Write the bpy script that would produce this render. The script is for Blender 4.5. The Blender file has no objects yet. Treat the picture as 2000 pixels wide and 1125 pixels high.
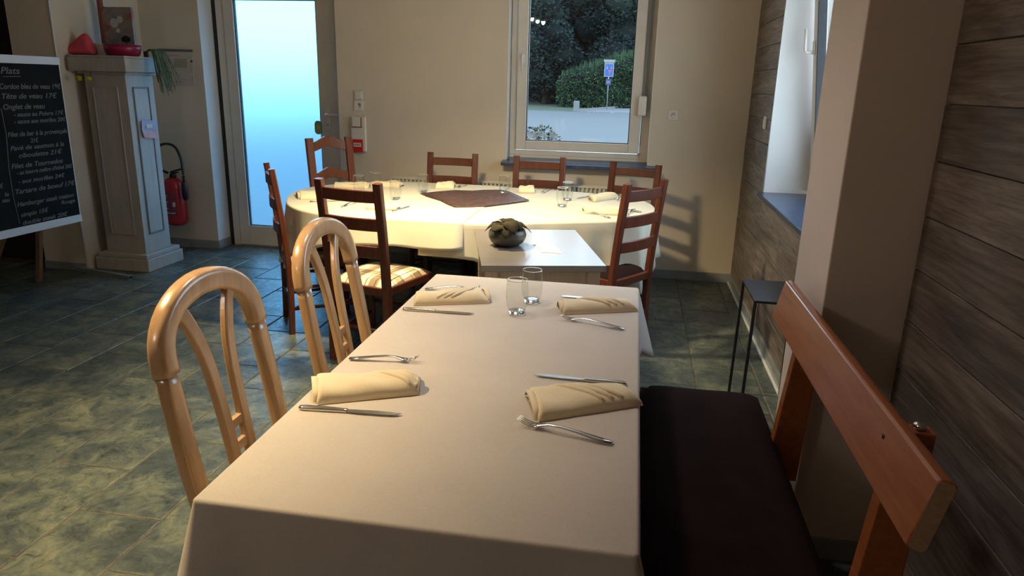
import bpy, bmesh, math, random
from mathutils import Vector, Matrix
random.seed(7)
PI = math.pi
scene = bpy.context.scene
C = scene.collection

# ------------------------------------------------------------------ camera
cam_d = bpy.data.cameras.new('camera')
cam_d.lens = 25.006; cam_d.sensor_width = 36; cam_d.clip_start = .05; cam_d.clip_end = 400
cam = bpy.data.objects.new('camera', cam_d); C.objects.link(cam)
R_ = (0.98535789, 0.16865755, 0.02498915)
D_ = (0.07021178, -0.26782998, -0.96090447)
F_ = (-0.15537095, 0.94858934, -0.27575013)
cam.matrix_world = Matrix(((R_[0], -D_[0], -F_[0], 0), (R_[1], -D_[1], -F_[1], 0), (R_[2], -D_[2], -F_[2], 1.5), (0, 0, 0, 1)))
scene.camera = cam
scene.view_settings.view_transform = 'Standard'
scene.view_settings.look = 'None'
scene.view_settings.gamma = 1
scene.view_settings.use_curve_mapping = False
scene.view_settings.exposure = 0.0

# ------------------------------------------------------------------ world: dusk sky, one even blue-white overcast
world = bpy.data.worlds.new('world'); scene.world = world; world.use_nodes = True
nt = world.node_tree; nt.nodes.clear()
wo = nt.nodes.new('ShaderNodeOutputWorld'); bg = nt.nodes.new('ShaderNodeBackground')
tc = nt.nodes.new('ShaderNodeTexCoord'); sp = nt.nodes.new('ShaderNodeSeparateXYZ'); cr = nt.nodes.new('ShaderNodeValToRGB')
nt.links.new(tc.outputs['Generated'], sp.inputs[0]); nt.links.new(sp.outputs['Z'], cr.inputs[0])
cr.color_ramp.elements[0].position = 0; cr.color_ramp.elements[0].color = (.74, .88, 1.0, 1)
cr.color_ramp.elements[1].position = 1; cr.color_ramp.elements[1].color = (.50, .72, 1.0, 1)
bg.inputs['Strength'].default_value = 6.0
nt.links.new(cr.outputs[0], bg.inputs[0]); nt.links.new(bg.outputs[0], wo.inputs[0])

def spot(name, loc, target, power, col, ang, blend=.5, size=.06):
    l = bpy.data.lights.new(name, 'SPOT'); l.energy = power; l.color = col; l.spot_size = math.radians(ang)
    l.spot_blend = blend; l.shadow_soft_size = size
    o = bpy.data.objects.new(name, l); C.objects.link(o); o.location = loc
    o.rotation_euler = (Vector(target) - Vector(loc)).to_track_quat('-Z', 'Y').to_euler()
    return o
def portal(name, loc, rot, sx, sy):
    l = bpy.data.lights.new(name, 'AREA'); l.shape = 'RECTANGLE'; l.size = sx; l.size_y = sy
    l.cycles.is_portal = True
    o = bpy.data.objects.new(name, l); C.objects.link(o); o.location = loc; o.rotation_euler = rot
WARM = (1.0, .80, .43)
WARM2 = (1.0, .74, .36)
for lx in (-1.19, -1.13, -1.07):
    spot('pendant_light', (lx, 3.60, 2.05), (lx + .10, 3.85, .75), 96, WARM, 126, 1.0)
spot('ceiling_spot_light', (-1.95, 1.62, 2.35), (-1.62, 1.5, 0), 320, WARM2, 96, .9)
spot('ceiling_spot_light', (-.75, 2.45, 2.5), (-.65, 2.3, 0), 52, (1, .88, .81), 128, 1.0, .12)
lamp = bpy.data.lights.new('rear_fill_light', 'POINT'); lamp.energy = 24; lamp.color = (1, .84, .72); lamp.shadow_soft_size = .15  # unseen fill light, added behind the camera to lift the camera-facing sides
lo = bpy.data.objects.new('rear_fill_light', lamp); C.objects.link(lo); lo.location = (-2.4, -.6, 2.2)
portal('window_portal', (-.465, 6.0, 1.65), (-PI/2, 0, 0), 1.0, 1.3)
portal('side_window_portal', (1.21, 4.0, 1.6), (0, PI/2, 0), 1.3, 1.3)

# ------------------------------------------------------------------ materials
MATS = {}
def nmat(name):
    m = bpy.data.materials.new(name); m.use_nodes = True; MATS[name] = m
    t = m.node_tree; b = t.nodes['Principled BSDF']
    return m, t, b
def coords(t, scale=(1, 1, 1), rnd=True, world_space=False):
    tc = t.nodes.new('ShaderNodeTexCoord'); mp = t.nodes.new('ShaderNodeMapping')
    mp.inputs['Scale'].default_value = scale
    if world_space:
        g = t.nodes.new('ShaderNodeNewGeometry'); t.links.new(g.outputs['Position'], mp.inputs[0])
    else:
        t.links.new(tc.outputs['Object'], mp.inputs[0])
    if rnd:
        oi = t.nodes.new('ShaderNodeObjectInfo'); mu = t.nodes.new('ShaderNodeMath'); mu.operation = 'MULTIPLY'; mu.inputs[1].default_value = 57.3
        t.links.new(oi.outputs['Random'], mu.inputs[0]); t.links.new(mu.outputs[0], mp.inputs['Location'])
    return mp.outputs[0]
def noise(t, vec, scale, detail=5, rough=.6, dist=0):
    n = t.nodes.new('ShaderNodeTexNoise'); n.inputs['Scale'].default_value = scale; n.inputs['Detail'].default_value = detail
    n.inputs['Roughness'].default_value = rough; n.inputs['Distortion'].default_value = dist
    t.links.new(vec, n.inputs['Vector']); return n.outputs['Fac']
def ramp(t, fac, stops):
    r = t.nodes.new('ShaderNodeValToRGB'); e = r.color_ramp.elements
    e[0].position, e[0].color = stops[0][0], (*stops[0][1], 1)
    e[1].position, e[1].color = stops[-1][0], (*stops[-1][1], 1)
    for p, c in stops[1:-1]:
        x = e.new(p); x.color = (*c, 1)
    t.links.new(fac, r.inputs[0]); return r.outputs[0]
def bump(t, b, h, strength=.2, dist=.002):
    n = t.nodes.new('ShaderNodeBump'); n.inputs['Strength'].default_value = strength; n.inputs['Distance'].default_value = dist
    t.links.new(h, n.inputs['Height']); t.links.new(n.outputs[0], b.inputs['Normal'])
def mixc(t, fac, a, b, mode='MIX'):
    m = t.nodes.new('ShaderNodeMix'); m.data_type = 'RGBA'; m.blend_type = mode
    for s, v in ((m.inputs[0], fac), (m.inputs[6], a), (m.inputs[7], b)):
        if isinstance(v, (int, float)): s.default_value = v
        elif isinstance(v, tuple): s.default_value = (*v, 1)
        else: t.links.new(v, s)
    return m.outputs[2]
def simple(name, col, rough=.5, metal=0, var=.12, scale=8, spec=.5, bmp=0, coat=0):
    m, t, b = nmat(name)
    v = coords(t, rnd=False); n = noise(t, v, scale)
    lo = tuple(c * (1 - var) for c in col); hi = tuple(min(1, c * (1 + var)) for c in col)
    t.links.new(ramp(t, n, [(.3, lo), (.7, hi)]), b.inputs['Base Color'])
    b.inputs['Roughness'].default_value = rough; b.inputs['Metallic'].default_value = metal
    b.inputs['Specular IOR Level'].default_value = spec
    b.inputs['Coat Weight'].default_value = coat
    if bmp: bump(t, b, noise(t, v, scale * 12), bmp, .001)
    return m
def wood(name, dark, light, rough=.4, grain=(3, 40, 40), coat=0, rnd=True, spec=.5):
    m, t, b = nmat(name)
    v = coords(t, grain, rnd=rnd); n = noise(t, v, 1.6, 6, .65, .6)
    t.links.new(ramp(t, n, [(.3, dark), (.7, light)]), b.inputs['Base Color'])
    b.inputs['Roughness'].default_value = rough; b.inputs['Coat Weight'].default_value = coat; b.inputs['Coat Roughness'].default_value = .15
    b.inputs['Specular IOR Level'].default_value = spec
    bump(t, b, n, .12, .001)
    return m
def plaster(name, col):
    m, t, b = nmat(name)
    v = coords(t, rnd=False, world_space=True)
    n = noise(t, v, 2.2, 4, .6)
    t.links.new(ramp(t, n, [(.3, tuple(c * .94 for c in col)), (.7, col)]), b.inputs['Base Color'])
    b.inputs['Roughness'].default_value = .75; b.inputs['Specular IOR Level'].default_value = .25
    bump(t, b, noise(t, v, 160, 3, .7), .35, .0015)
    return m
plaster('paint', (.66, .565, .46))
plaster('paint_reveal', (.72, .70, .68))
plaster('paint_ceiling', (.70, .64, .56))
plaster('paint_pillar', (.70, .59, .51))
simple('passage_shade', (.012, .010, .010), .9)
simple('pvc', (.66, .60, .53), .35, var=.04)
simple('white_plastic', (.70, .65, .58), .4, var=.04)
simple('gasket', (.02, .02, .025), .5)
simple('slate', (.018, .05, .12), .22, var=.35, scale=18, bmp=.1)
simple('grey_skirting', (.26, .27, .28), .3, var=.2, scale=10)
simple('white_strip', (.72, .74, .76), .3, var=.05)

def cloth_mat(name, col, weave=900, rough=.85, var=.05, b_=.5):
    m, t, b = nmat(name)
    v = coords(t, rnd=False); n = noise(t, v, 5)
    w = t.nodes.new('ShaderNodeTexWave'); w.inputs['Scale'].default_value = weave / 6; w.bands_direction = 'X'; w.inputs['Distortion'].default_value = 1.5
    w2 = t.nodes.new('ShaderNodeTexWave'); w2.inputs['Scale'].default_value = weave / 6; w2.bands_direction = 'Y'; w2.inputs['Distortion'].default_value = 1.5
    t.links.new(v, w.inputs[0]); t.links.new(v, w2.inputs[0])
    ad = t.nodes.new('ShaderNodeMath'); ad.operation = 'ADD'; t.links.new(w.outputs['Fac'], ad.inputs[0]); t.links.new(w2.outputs['Fac'], ad.inputs[1])
    base = ramp(t, n, [(.3, tuple(c * (1 - var) for c in col)), (.7, tuple(c * (1 + var) for c in col))])
    fine = noise(t, v, 220, 2, .6)
    c2 = mixc(t, .25, base, ramp(t, fine, [(.35, tuple(c * .75 for c in col)), (.65, col)]))
    t.links.new(c2, b.inputs['Base Color'])
    b.inputs['Roughness'].default_value = rough; b.inputs['Specular IOR Level'].default_value = .2
    b.inputs['Sheen Weight'].default_value = .15
    bump(t, b, ad.outputs[0], b_ * .2, .0006)
    return m
cloth_mat('beige_cloth', (.60, .54, .495))
cloth_mat('white_cloth', (.74, .67, .52))
cloth_mat('napkin_cloth', (.82, .70, .50), b_=.8)
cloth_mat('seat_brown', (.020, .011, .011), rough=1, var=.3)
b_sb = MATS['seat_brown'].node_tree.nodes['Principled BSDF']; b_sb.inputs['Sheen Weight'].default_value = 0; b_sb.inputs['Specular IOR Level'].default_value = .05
cloth_mat('beige_seat', (.5, .4, .28))
# dark runner with a blotchy brocade pattern
m, t, b = nmat('runner_cloth')
v = coords(t, rnd=False); n = noise(t, v, 28, 6, .7, 1.5)
t.links.new(ramp(t, n, [(.38, (.035, .015, .015)), (.5, (.07, .030, .026)), (.62, (.13, .065, .042))]), b.inputs['Base Color'])
b.inputs['Roughness'].default_value = .6; bump(t, b, n, .4, .002)
# plaid seat cloth
m, t, b = nmat('plaid_cloth')
v = coords(t, rnd=False); sx = t.nodes.new('ShaderNodeSeparateXYZ'); t.links.new(v, sx.inputs[0])
def stripes(src, period, stops, off=0.0):
    a = t.nodes.new('ShaderNodeMath'); a.operation = 'MULTIPLY_ADD'; a.inputs[1].default_value = 1 / period; a.inputs[2].default_value = off
    t.links.new(src, a.inputs[0]); f = t.nodes.new('ShaderNodeMath'); f.operation = 'FRACT'; t.links.new(a.outputs[0], f.inputs[0])
    r = t.nodes.new('ShaderNodeValToRGB'); r.color_ramp.interpolation = 'CONSTANT'; e = r.color_ramp.elements
    e[0].position, e[0].color = stops[0][0], (*stops[0][1], 1); e[1].position, e[1].color = stops[1][0], (*stops[1][1], 1)
    for p, c in stops[2:]:
        x = e.new(p); x.color = (*c, 1)
    t.links.new(f.outputs[0], r.inputs[0]); return r.outputs[0]
cr_, br_, dk_ = (.80, .70, .50), (.30, .21, .13), (.05, .035, .03)
s1 = stripes(sx.outputs['X'], .12, [(0, cr_), (.36, dk_), (.40, cr_), (.55, br_), (.84, dk_), (.88, br_)], .1)
s2 = stripes(sx.outputs['Y'], .16, [(0, (1, 1, 1)), (.45, (.4, .36, .32)), (.50, (1, 1, 1)), (.60, (.5, .45, .4)), (.9, (.3, .28, .25))], .2)
t.links.new(mixc(t, 1.0, s1, s2, 'MULTIPLY'), b.inputs['Base Color']); b.inputs['Roughness'].default_value = .85

wood('dark_wood', (.060, .014, .008), (.135, .034, .015), .32, (30, 30, 4), coat=.15)
wood('red_wood', (.20, .058, .026), (.32, .10, .04), .3, (30, 30, 4), coat=.3)
wood('black_wood', (.012, .009, .009), (.03, .02, .018), .35, (30, 30, 4))
wood('beech', (.44, .26, .135), (.56, .37, .215), .24, (20, 20, 3), coat=.5)
wood('bench_wood', (.30, .078, .022), (.42, .128, .036), .26, (30, 2.5, 30), coat=.3)
wood('bench_end_grain', (.36, .22, .13), (.48, .32, .20), .6, (60, 60, 60))
wood('pale_oak', (.165, .142, .13), (.215, .19, .175), .34, (3, 60, 60), coat=.55, rnd=False)
wood('pale_oak_body', (.42, .33, .25), (.52, .42, .33), .45, (40, 40, 3), rnd=False)
wood('grey_paint_wood', (.36, .33, .30), (.44, .41, .37), .5, (20, 20, 3), rnd=False)
wood('easel_wood', (.22, .13, .07), (.32, .2, .11), .5, (20, 20, 3))
simple('panel_groove', (.16, .16, .165), .6)
# whitewashed weathered boards
m, t, b = nmat('weathered_board')
v = coords(t, (6, 1.0, 9)); n = noise(t, v, 1.7, 8, .68, .9)
v2 = coords(t, (30, 2.2, 55)); n2 = noise(t, v2, 1.6, 6, .7, .4)
c1 = ramp(t, n, [(.3, (.100, .078, .064)), (.45, (.185, .148, .122)), (.58, (.265, .222, .188)), (.75, (.38, .335, .30))])
c2 = ramp(t, n2, [(.35, (.42, .36, .32)), (.6, (1, 1, 1))])
oi = t.nodes.new('ShaderNodeObjectInfo')
c3 = ramp(t, oi.outputs['Random'], [(0, (.74, .72, .72)), (1, (1.1, 1.05, 1.0))])
t.links.new(mixc(t, 1, mixc(t, .75, c1, c2, 'MULTIPLY'), c3, 'MULTIPLY'), b.inputs['Base Color'])
b.inputs['Roughness'].default_value = .55; bump(t, b, n2, .35, .002)
# slate-look floor tiles, grey-green to blue
m, t, b = nmat('slate_tile')
v = coords(t, (1, 1, 1)); n = noise(t, v, 5.5, 8, .72, .5)
n2 = noise(t, v, 20, 8, .75, 1.2)
c1 = ramp(t, n, [(.28, (.040, .055, .064)), (.45, (.072, .094, .100)), (.56, (.13, .155, .135)), (.70, (.205, .22, .162))])
c2 = ramp(t, n2, [(.34, (.18, .21, .23)), (.46, (.8, .8, .8)), (.60, (1.1, 1.1, 1.1))])
oi = t.nodes.new('ShaderNodeObjectInfo')
c3 = ramp(t, oi.outputs['Random'], [(0, (.82, .84, .86)), (1, (1.08, 1.05, 1.0))])
t.links.new(mixc(t, 1, mixc(t, .8, c1, c2, 'MULTIPLY'), c3, 'MULTIPLY'), b.inputs['Base Color'])
rr = ramp(t, n2, [(.3, (.5, .5, .5)), (.7, (.27, .27, .27))]); t.links.new(rr, b.inputs['Roughness'])
bump(t, b, n2, .35, .003)
m, t, b = nmat('grout')
v = coords(t, rnd=False); n = noise(t, v, 9, 5)
t.links.new(ramp(t, n, [(.35, (.05, .045, .04)), (.65, (.15, .125, .09))]), b.inputs['Base Color']); b.inputs['Roughness'].default_value = .9

simple('cutlery_steel', (.55, .52, .49), .22, 1, var=.08)
simple('chrome', (.7, .7, .7), .15, 1, var=.05)
simple('black_metal', (.018, .019, .026), .35, 0, var=.2)
simple('bowl_glaze', (.085, .078, .065), .38, .25, var=.3, scale=14)
simple('leaf_dark', (.036, .030, .014), .8, var=.5, scale=30, spec=.15)
simple('soil', (.03, .02, .015), .95, var=.4, scale=60)
simple('ext_red', (.45, .018, .02), .3, var=.1)
simple('ext_label', (.60, .55, .52), .5)
simple('ext_label_dark', (.22, .03, .045), .5)
simple('black_rubber', (.012, .012, .013), .45)
simple('alarm_red', (.62, .02, .02), .35, var=.05)
simple('dark_red_frame', (.28, .035, .025), .5)
simple('chalkboard', (.010, .010, .011), .85, var=.4, scale=5, spec=.12)
simple('chalk', (.17, .17, .16), .9)
simple('board_white', (.62, .64, .68), .4, var=.04)
simple('pink_felt', (.62, .07, .10), .9, var=.2, scale=20)
simple('crimson_ceramic', (.24, .004, .035), .35, var=.2)
simple('trail_green', (.10, .15, .075), .6, var=.4, scale=30)
simple('lemon', (.50, .40, .03), .6)
simple('paper', (.62, .58, .54), .7)
simple('clear_plan', (.52, .46, .40), .45)
simple('plan_grey', (.34, .33, .25), .6)
simple('plan_pink', (.45, .26, .23), .6)
simple('plan_dark', (.12, .12, .11), .6)
simple('lilac_print', (.36, .38, .60), .6)
simple('pink_print', (.62, .36, .38), .6)
simple('hanger_green', (.22, .30, .20), .5)
simple('heater_white', (.66, .62, .54), .4, var=.03)
simple('sachet_white', (.93, .94, .95), .25, var=.02)
m, t, b = nmat('canvas_print')
v = coords(t, rnd=False); n = noise(t, v, 9, 5, .6, 1)
t.links.new(ramp(t, n, [(.40, (.16, .15, .15)), (.52, (.24, .20, .18)), (.60, (.24, .075, .06))]), b.inputs['Base Color'])
simple('canvas_edge', (.22, .06, .045), .7)
simple('canvas_mark', (.46, .44, .43), .7)
# outside
m, t, b = nmat('asphalt')
v = coords(t, (.25, 3, 1), rnd=False); n = noise(t, v, .5, 6, .6)
v3 = coords(t, rnd=False); n3 = noise(t, v3, 30, 3)
t.links.new(mixc(t, .2, ramp(t, n, [(.3, (.040, .047, .052)), (.7, (.064, .071, .075))]), ramp(t, n3, [(.3, (.03, .033, .036)), (.7, (.095, .10, .105))])), b.inputs['Base Color'])
b.inputs['Roughness'].default_value = .85
simple('pavement_grey', (.10, .10, .105), .8)
simple('kerb_stone', (.13, .13, .13), .8)
simple('grass_green', (.026, .038, .018), .95, var=.5, scale=4)
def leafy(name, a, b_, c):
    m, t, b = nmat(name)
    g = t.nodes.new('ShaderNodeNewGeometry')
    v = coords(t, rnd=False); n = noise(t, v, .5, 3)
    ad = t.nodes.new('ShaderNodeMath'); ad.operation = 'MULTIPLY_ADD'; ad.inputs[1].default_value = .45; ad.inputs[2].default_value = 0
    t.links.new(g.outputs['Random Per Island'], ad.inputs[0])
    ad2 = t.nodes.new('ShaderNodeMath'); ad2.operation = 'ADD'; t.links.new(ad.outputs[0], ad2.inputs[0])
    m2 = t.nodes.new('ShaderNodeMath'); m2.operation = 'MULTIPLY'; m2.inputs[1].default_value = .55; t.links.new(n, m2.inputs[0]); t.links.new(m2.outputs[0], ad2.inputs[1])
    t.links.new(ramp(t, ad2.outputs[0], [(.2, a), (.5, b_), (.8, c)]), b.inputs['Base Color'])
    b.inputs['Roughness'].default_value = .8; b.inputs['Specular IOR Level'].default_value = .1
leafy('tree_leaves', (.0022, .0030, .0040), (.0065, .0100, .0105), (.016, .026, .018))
leafy('tree_leaves_blue', (.005, .008, .009), (.012, .021, .022), (.025, .042, .036))
leafy('hedge_leaves', (.009, .018, .013), (.024, .047, .028), (.062, .112, .038))
simple('bark', (.03, .022, .02), .9)
simple('sign_blue', (.003, .055, .24), .4, var=.05)
simple('sign_white', (.17, .175, .18), .4, var=.03)
simple('sign_dark_blue', (.006, .010, .09), .4, var=.05)
simple('sign_red', (.55, .03, .03), .4)
simple('galvanised', (.30, .33, .36), .4, .6)
simple('concrete_post', (.13, .13, .13), .8)
simple('petal_white', (.34, .34, .34), .6); simple('petal_yellow', (.3, .24, .06), .6); simple('petal_red', (.6, .03, .05), .6)
simple('terracotta', (.3, .14, .08), .8)

def glass_pane(name, tint=(.94, .97, .97), ior=1.5, rough=0.0):
    m = bpy.data.materials.new(name); m.use_nodes = True; MATS[name] = m; t = m.node_tree; t.nodes.clear()
    o = t.nodes.new('ShaderNodeOutputMaterial'); mx = t.nodes.new('ShaderNodeMixShader'); tr = t.nodes.new('ShaderNodeBsdfTransparent')
    gl = t.nodes.new('ShaderNodeBsdfGlossy'); fr = t.nodes.new('ShaderNodeMath'); fr.operation = 'MULTIPLY_ADD'; lw = t.nodes.new('ShaderNodeLayerWeight'); pw = t.nodes.new('ShaderNodeMath'); pw.operation = 'POWER'; pw.inputs[1].default_value = 4; lw.inputs['Blend'].default_value = .5; t.links.new(lw.outputs['Facing'], pw.inputs[0]); t.links.new(pw.outputs[0], fr.inputs[0]); fr.inputs[1].default_value = ior; fr.inputs[2].default_value = .045
    tr.inputs[0].default_value = (*tint, 1); gl.inputs['Roughness'].default_value = rough
    t.links.new(fr.outputs[0], mx.inputs[0]); t.links.new(tr.outputs[0], mx.inputs[1]); t.links.new(gl.outputs[0], mx.inputs[2]); t.links.new(mx.outputs[0], o.inputs[0])
    return m
glass_pane('window_glass', ior=.6)
glass_pane('tumbler_glass', (.93, .94, .93), .85)
m, t, b = nmat('glass_base')
b.inputs['Transmission Weight'].default_value = 1; b.inputs['Roughness'].default_value = 0; b.inputs['IOR'].default_value = 1.45; b.inputs['Base Color'].default_value = (.95, .97, .96, 1)
# frosted door glass: rough refraction with a little scatter
m = bpy.data.materials.new('frosted_glass'); m.use_nodes = True; MATS['frosted_glass'] = m; t = m.node_tree; t.nodes.clear()
o = t.nodes.new('ShaderNodeOutputMaterial'); a1 = t.nodes.new('ShaderNodeMixShader'); a2 = t.nodes.new('ShaderNodeMixShader')
rf = t.nodes.new('ShaderNodeBsdfRefraction'); rf.inputs['Roughness'].default_value = .50; rf.inputs['IOR'].default_value = 1.2; rf.inputs['Color'].default_value = (.50, .78, .96, 1)
tl = t.nodes.new('ShaderNodeBsdfTranslucent'); tl.inputs['Color'].default_value = (.62, .85, .95, 1)
gl = t.nodes.new('ShaderNodeBsdfGlossy'); gl.inputs['Roughness'].default_value = .35
a1.inputs[0].default_value = .10; a2.inputs[0].default_value = .05
nz = t.nodes.new('ShaderNodeTexNoise'); nz.inputs['Scale'].default_value = 300; bp_ = t.nodes.new('ShaderNodeBump'); bp_.inputs['Strength'].default_value = .1
t.links.new(nz.outputs[0], bp_.inputs['Height']); t.links.new(bp_.outputs[0], gl.inputs['Normal'])
t.links.new(rf.outputs[0], a1.inputs[1]); t.links.new(tl.outputs[0], a1.inputs[2])
t.links.new(a1.outputs[0], a2.inputs[1]); t.links.new(gl.outputs[0], a2.inputs[2]); t.links.new(a2.outputs[0], o.inputs[0])
def emis(name, col, s):
    m = bpy.data.materials.new(name); m.use_nodes = True; MATS[name] = m
    b = m.node_tree.nodes['Principled BSDF']; b.inputs['Emission Color'].default_value = (*col, 1); b.inputs['Emission Strength'].default_value = s
emis('bulb_glow', (1, .78, .5), 60)

# ------------------------------------------------------------------ mesh helpers
class MB:
    def __init__(s): s.v = []; s.f = []; s.sm = []
    def add(s, vs, fs, smooth=False):
        k = len(s.v); s.v += [tuple(p) for p in vs]; s.f += [tuple(i + k for i in f) for f in fs]; s.sm += [smooth] * len(fs)
        return s
    def box(s, a, b):
        x0, y0, z0 = a; x1, y1, z1 = b
        return s.add([(x0, y0, z0), (x1, y0, z0), (x1, y1, z0), (x0, y1, z0), (x0, y0, z1), (x1, y0, z1), (x1, y1, z1), (x0, y1, z1)],
                     [(0, 3, 2, 1), (4, 5, 6, 7), (0, 1, 5, 4), (1, 2, 6, 5), (2, 3, 7, 6), (3, 0, 4, 7)])
    def beam(s, p, q, w, h, side=(1, 0, 0), w2=None, h2=None):      # rectangular bar from p to q; w along side
        p = Vector(p); q = Vector(q); d = (q - p).normalized(); u = Vector(side); u = (u - d * u.dot(d)).normalized(); v = d.cross(u)
        w2 = w if w2 is None else w2; h2 = h if h2 is None else h2
        vs = []
        for c, a, b in ((p, w, h), (q, w2, h2)):
            for i, j in ((-1, -1), (1, -1), (1, 1), (-1, 1)): vs.append(c + u * (i * a / 2) + v * (j * b / 2))
        return s.add(vs, [(0, 3, 2, 1), (4, 5, 6, 7), (0, 1, 5, 4), (1, 2, 6, 5), (2, 3, 7, 6), (3, 0, 4, 7)])
    def sweep(s, pts, prof, up=(0, 0, 1), smooth=True, scales=None):  # profile (list of (a,b)) swept along pts
        pts = [Vector(p) for p in pts]; n = len(prof); vs = []
        for i, p in enumerate(pts):
            d = (pts[min(i + 1, len(pts) - 1)] - pts[max(i - 1, 0)]).normalized()
            u = Vector(up); u = (u - d * u.dot(d)); u = u.normalized() if u.length > 1e-6 else Vector((1, 0, 0)); v = d.cross(u)
            k = scales[i] if scales else 1
            kx, ky = k if isinstance(k, tuple) else (k, k)
            for a, b in prof: vs.append(p + v * (a * kx) + u * (b * ky))
        fs = []
        for i in range(len(pts) - 1):
            for j in range(n):
                j2 = (j + 1) % n; fs.append((i * n + j, i * n + j2, (i + 1) * n + j2, (i + 1) * n + j))
        fs.append(tuple(range(n - 1, -1, -1))); fs.append(tuple((len(pts) - 1) * n + j for j in range(n)))
        return s.add(vs, fs, smooth)
    def tube(s, pts, r, n=8, scales=None, up=(0, 0, 1)):
        return s.sweep(pts, [(r * math.cos(2 * PI * i / n), r * math.sin(2 * PI * i / n)) for i in range(n)], up, True, scales)
    def lathe(s, prof, n=24, c=(0, 0, 0), cap=True):
        vs = [(c[0] + r * math.cos(2 * PI * i / n), c[1] + r * math.sin(2 * PI * i / n), c[2] + z) for r, z in prof for i in range(n)]
        fs = [(j * n + i, j * n + (i + 1) % n, (j + 1) * n + (i + 1) % n, (j + 1) * n + i) for j in range(len(prof) - 1) for i in range(n)]
        if cap:
            fs.append(tuple(range(n - 1, -1, -1))); fs.append(tuple((len(prof) - 1) * n + i for i in range(n)))
        return s.add(vs, fs, True)
    def prism(s, poly, z0, z1):
        n = len(poly)
        return s.add([(x, y, z0) for x, y in poly] + [(x, y, z1) for x, y in poly],
                     [tuple(range(n - 1, -1, -1)), tuple(range(n, 2 * n))] + [(i, (i + 1) % n, n + (i + 1) % n, n + i) for i in range(n)])
    def build(s, name, mat, parent=None, bevel=0, seg=2, loc=None, rot=None, solid=0, sub=0, smooth=None):
        me = bpy.data.meshes.new(name); me.from_pydata(s.v, [], s.f); me.update()
        for p, k in zip(me.polygons, s.sm): p.use_smooth = k if smooth is None else smooth
        bm = bmesh.new(); bm.from_mesh(me); bmesh.ops.recalc_face_normals(bm, faces=bm.faces); bm.to_mesh(me); bm.free()
        me.materials.append(MATS[mat]); o = bpy.data.objects.new(name, me); C.objects.link(o)
        if parent: o.parent = parent
        if loc: o.location = loc
        if rot is not None: o.rotation_euler = (0, 0, rot) if isinstance(rot, (int, float)) else rot
        if solid:
            k = o.modifiers.new('s', 'SOLIDIFY'); k.thickness = solid; k.offset = -1
        if sub:
            k = o.modifiers.new('d', 'SUBSURF'); k.levels = sub; k.render_levels = sub
        if bevel:
            k = o.modifiers.new('b', 'BEVEL'); k.width = bevel; k.segments = seg; k.limit_method = 'ANGLE'; k.angle_limit = math.radians(40)
        return o
def tag(o, label, cat, group=None):
    o['label'] = label; o['category'] = cat
    if group: o['group'] = group
    return o
def thing(name, label, cat, loc=(0, 0, 0), rot=0, group=None):
    o = bpy.data.objects.new(name, None); C.objects.link(o); o.location = loc; o.rotation_euler = (0, 0, rot); o.empty_display_size = .1
    return tag(o, label, cat, group)
def structure(o, label, cat='room'):
    o['kind'] = 'structure'; o['label'] = label; o['category'] = cat; return o
def sroot(name, label, cat='room'):
    o = bpy.data.objects.new(name, None); C.objects.link(o); return structure(o, label, cat)
def copy_tree(o, parent=None):
    c = o.copy(); C.objects.link(c)
    if parent: c.parent = parent
    for ch in list(o.children):
        copy_tree(ch, c)
    return c
def rrect(w, h, r, n=3):       # rounded rectangle profile
    out = []
    for cx, cy, a0 in ((w/2 - r, h/2 - r, 0), (-w/2 + r, h/2 - r, 90), (-w/2 + r, -h/2 + r, 180), (w/2 - r, -h/2 + r, 270)):
        for i in range(n + 1):
            a = math.radians(a0 + 90 * i / n); out.append((cx + r * math.cos(a), cy + r * math.sin(a)))
    return out
def catmull(pts, n=6, closed=True):
    out = []; m_ = len(pts)
    rng = range(m_) if closed else range(m_ - 1)
    for i in rng:
        if closed: p0, p1, p2, p3 = pts[i - 1], pts[i], pts[(i + 1) % m_], pts[(i + 2) % m_]
        else: p0, p1, p2, p3 = pts[max(i - 1, 0)], pts[i], pts[i + 1], pts[min(i + 2, m_ - 1)]
        for k in range(n):
            t_ = k / n
            out.append(tuple(.5 * ((2 * b) + (c - a) * t_ + (2*a - 5*b + 4*c - d) * t_**2 + (-a + 3*b - 3*c + d) * t_**3) for a, b, c, d in zip(p0, p1, p2, p3)))
    if not closed: out.append(tuple(pts[-1]))
    return out

# ================================================================== THE SETTING
WB = 5.76      # inner face of the back wall
XR = .85       # inner face of the boarded right wall
# floor with single tiles
fl = sroot('floor', 'floor of grey green slate-look tiles laid in a half bond', 'floor')
MB().box((-6.2, -3.2, -.12), (1.2, 6.1, -.0035)).build('grout_bed', 'grout', fl)
TW, TL = .3255, .544
def tile_mesh(w, l):
    g = .0035
    mb = MB(); b_ = .004; z0, z1 = -.012, 0
    x0, x1, y0, y1 = g, w - g, g, l - g
    vs = [(x0, y0, z0), (x1, y0, z0), (x1, y1, z0), (x0, y1, z0), (x0, y0, z1 - b_*.6), (x1, y0, z1 - b_*.6), (x1, y1, z1 - b_*.6), (x0, y1, z1 - b_*.6),
          (x0 + b_, y0 + b_, z1), (x1 - b_, y0 + b_, z1), (x1 - b_, y1 - b_, z1), (x0 + b_, y1 - b_, z1)]
    fs = [(8, 9, 10, 11)] + [(i, (i + 1) % 4, 4 + (i + 1) % 4, 4 + i) for i in range(4)] + [(4 + i, 4 + (i + 1) % 4, 8 + (i + 1) % 4, 8 + i) for i in range(4)]
    mb.add(vs, fs); return mb
proto = None; cache = {}
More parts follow.
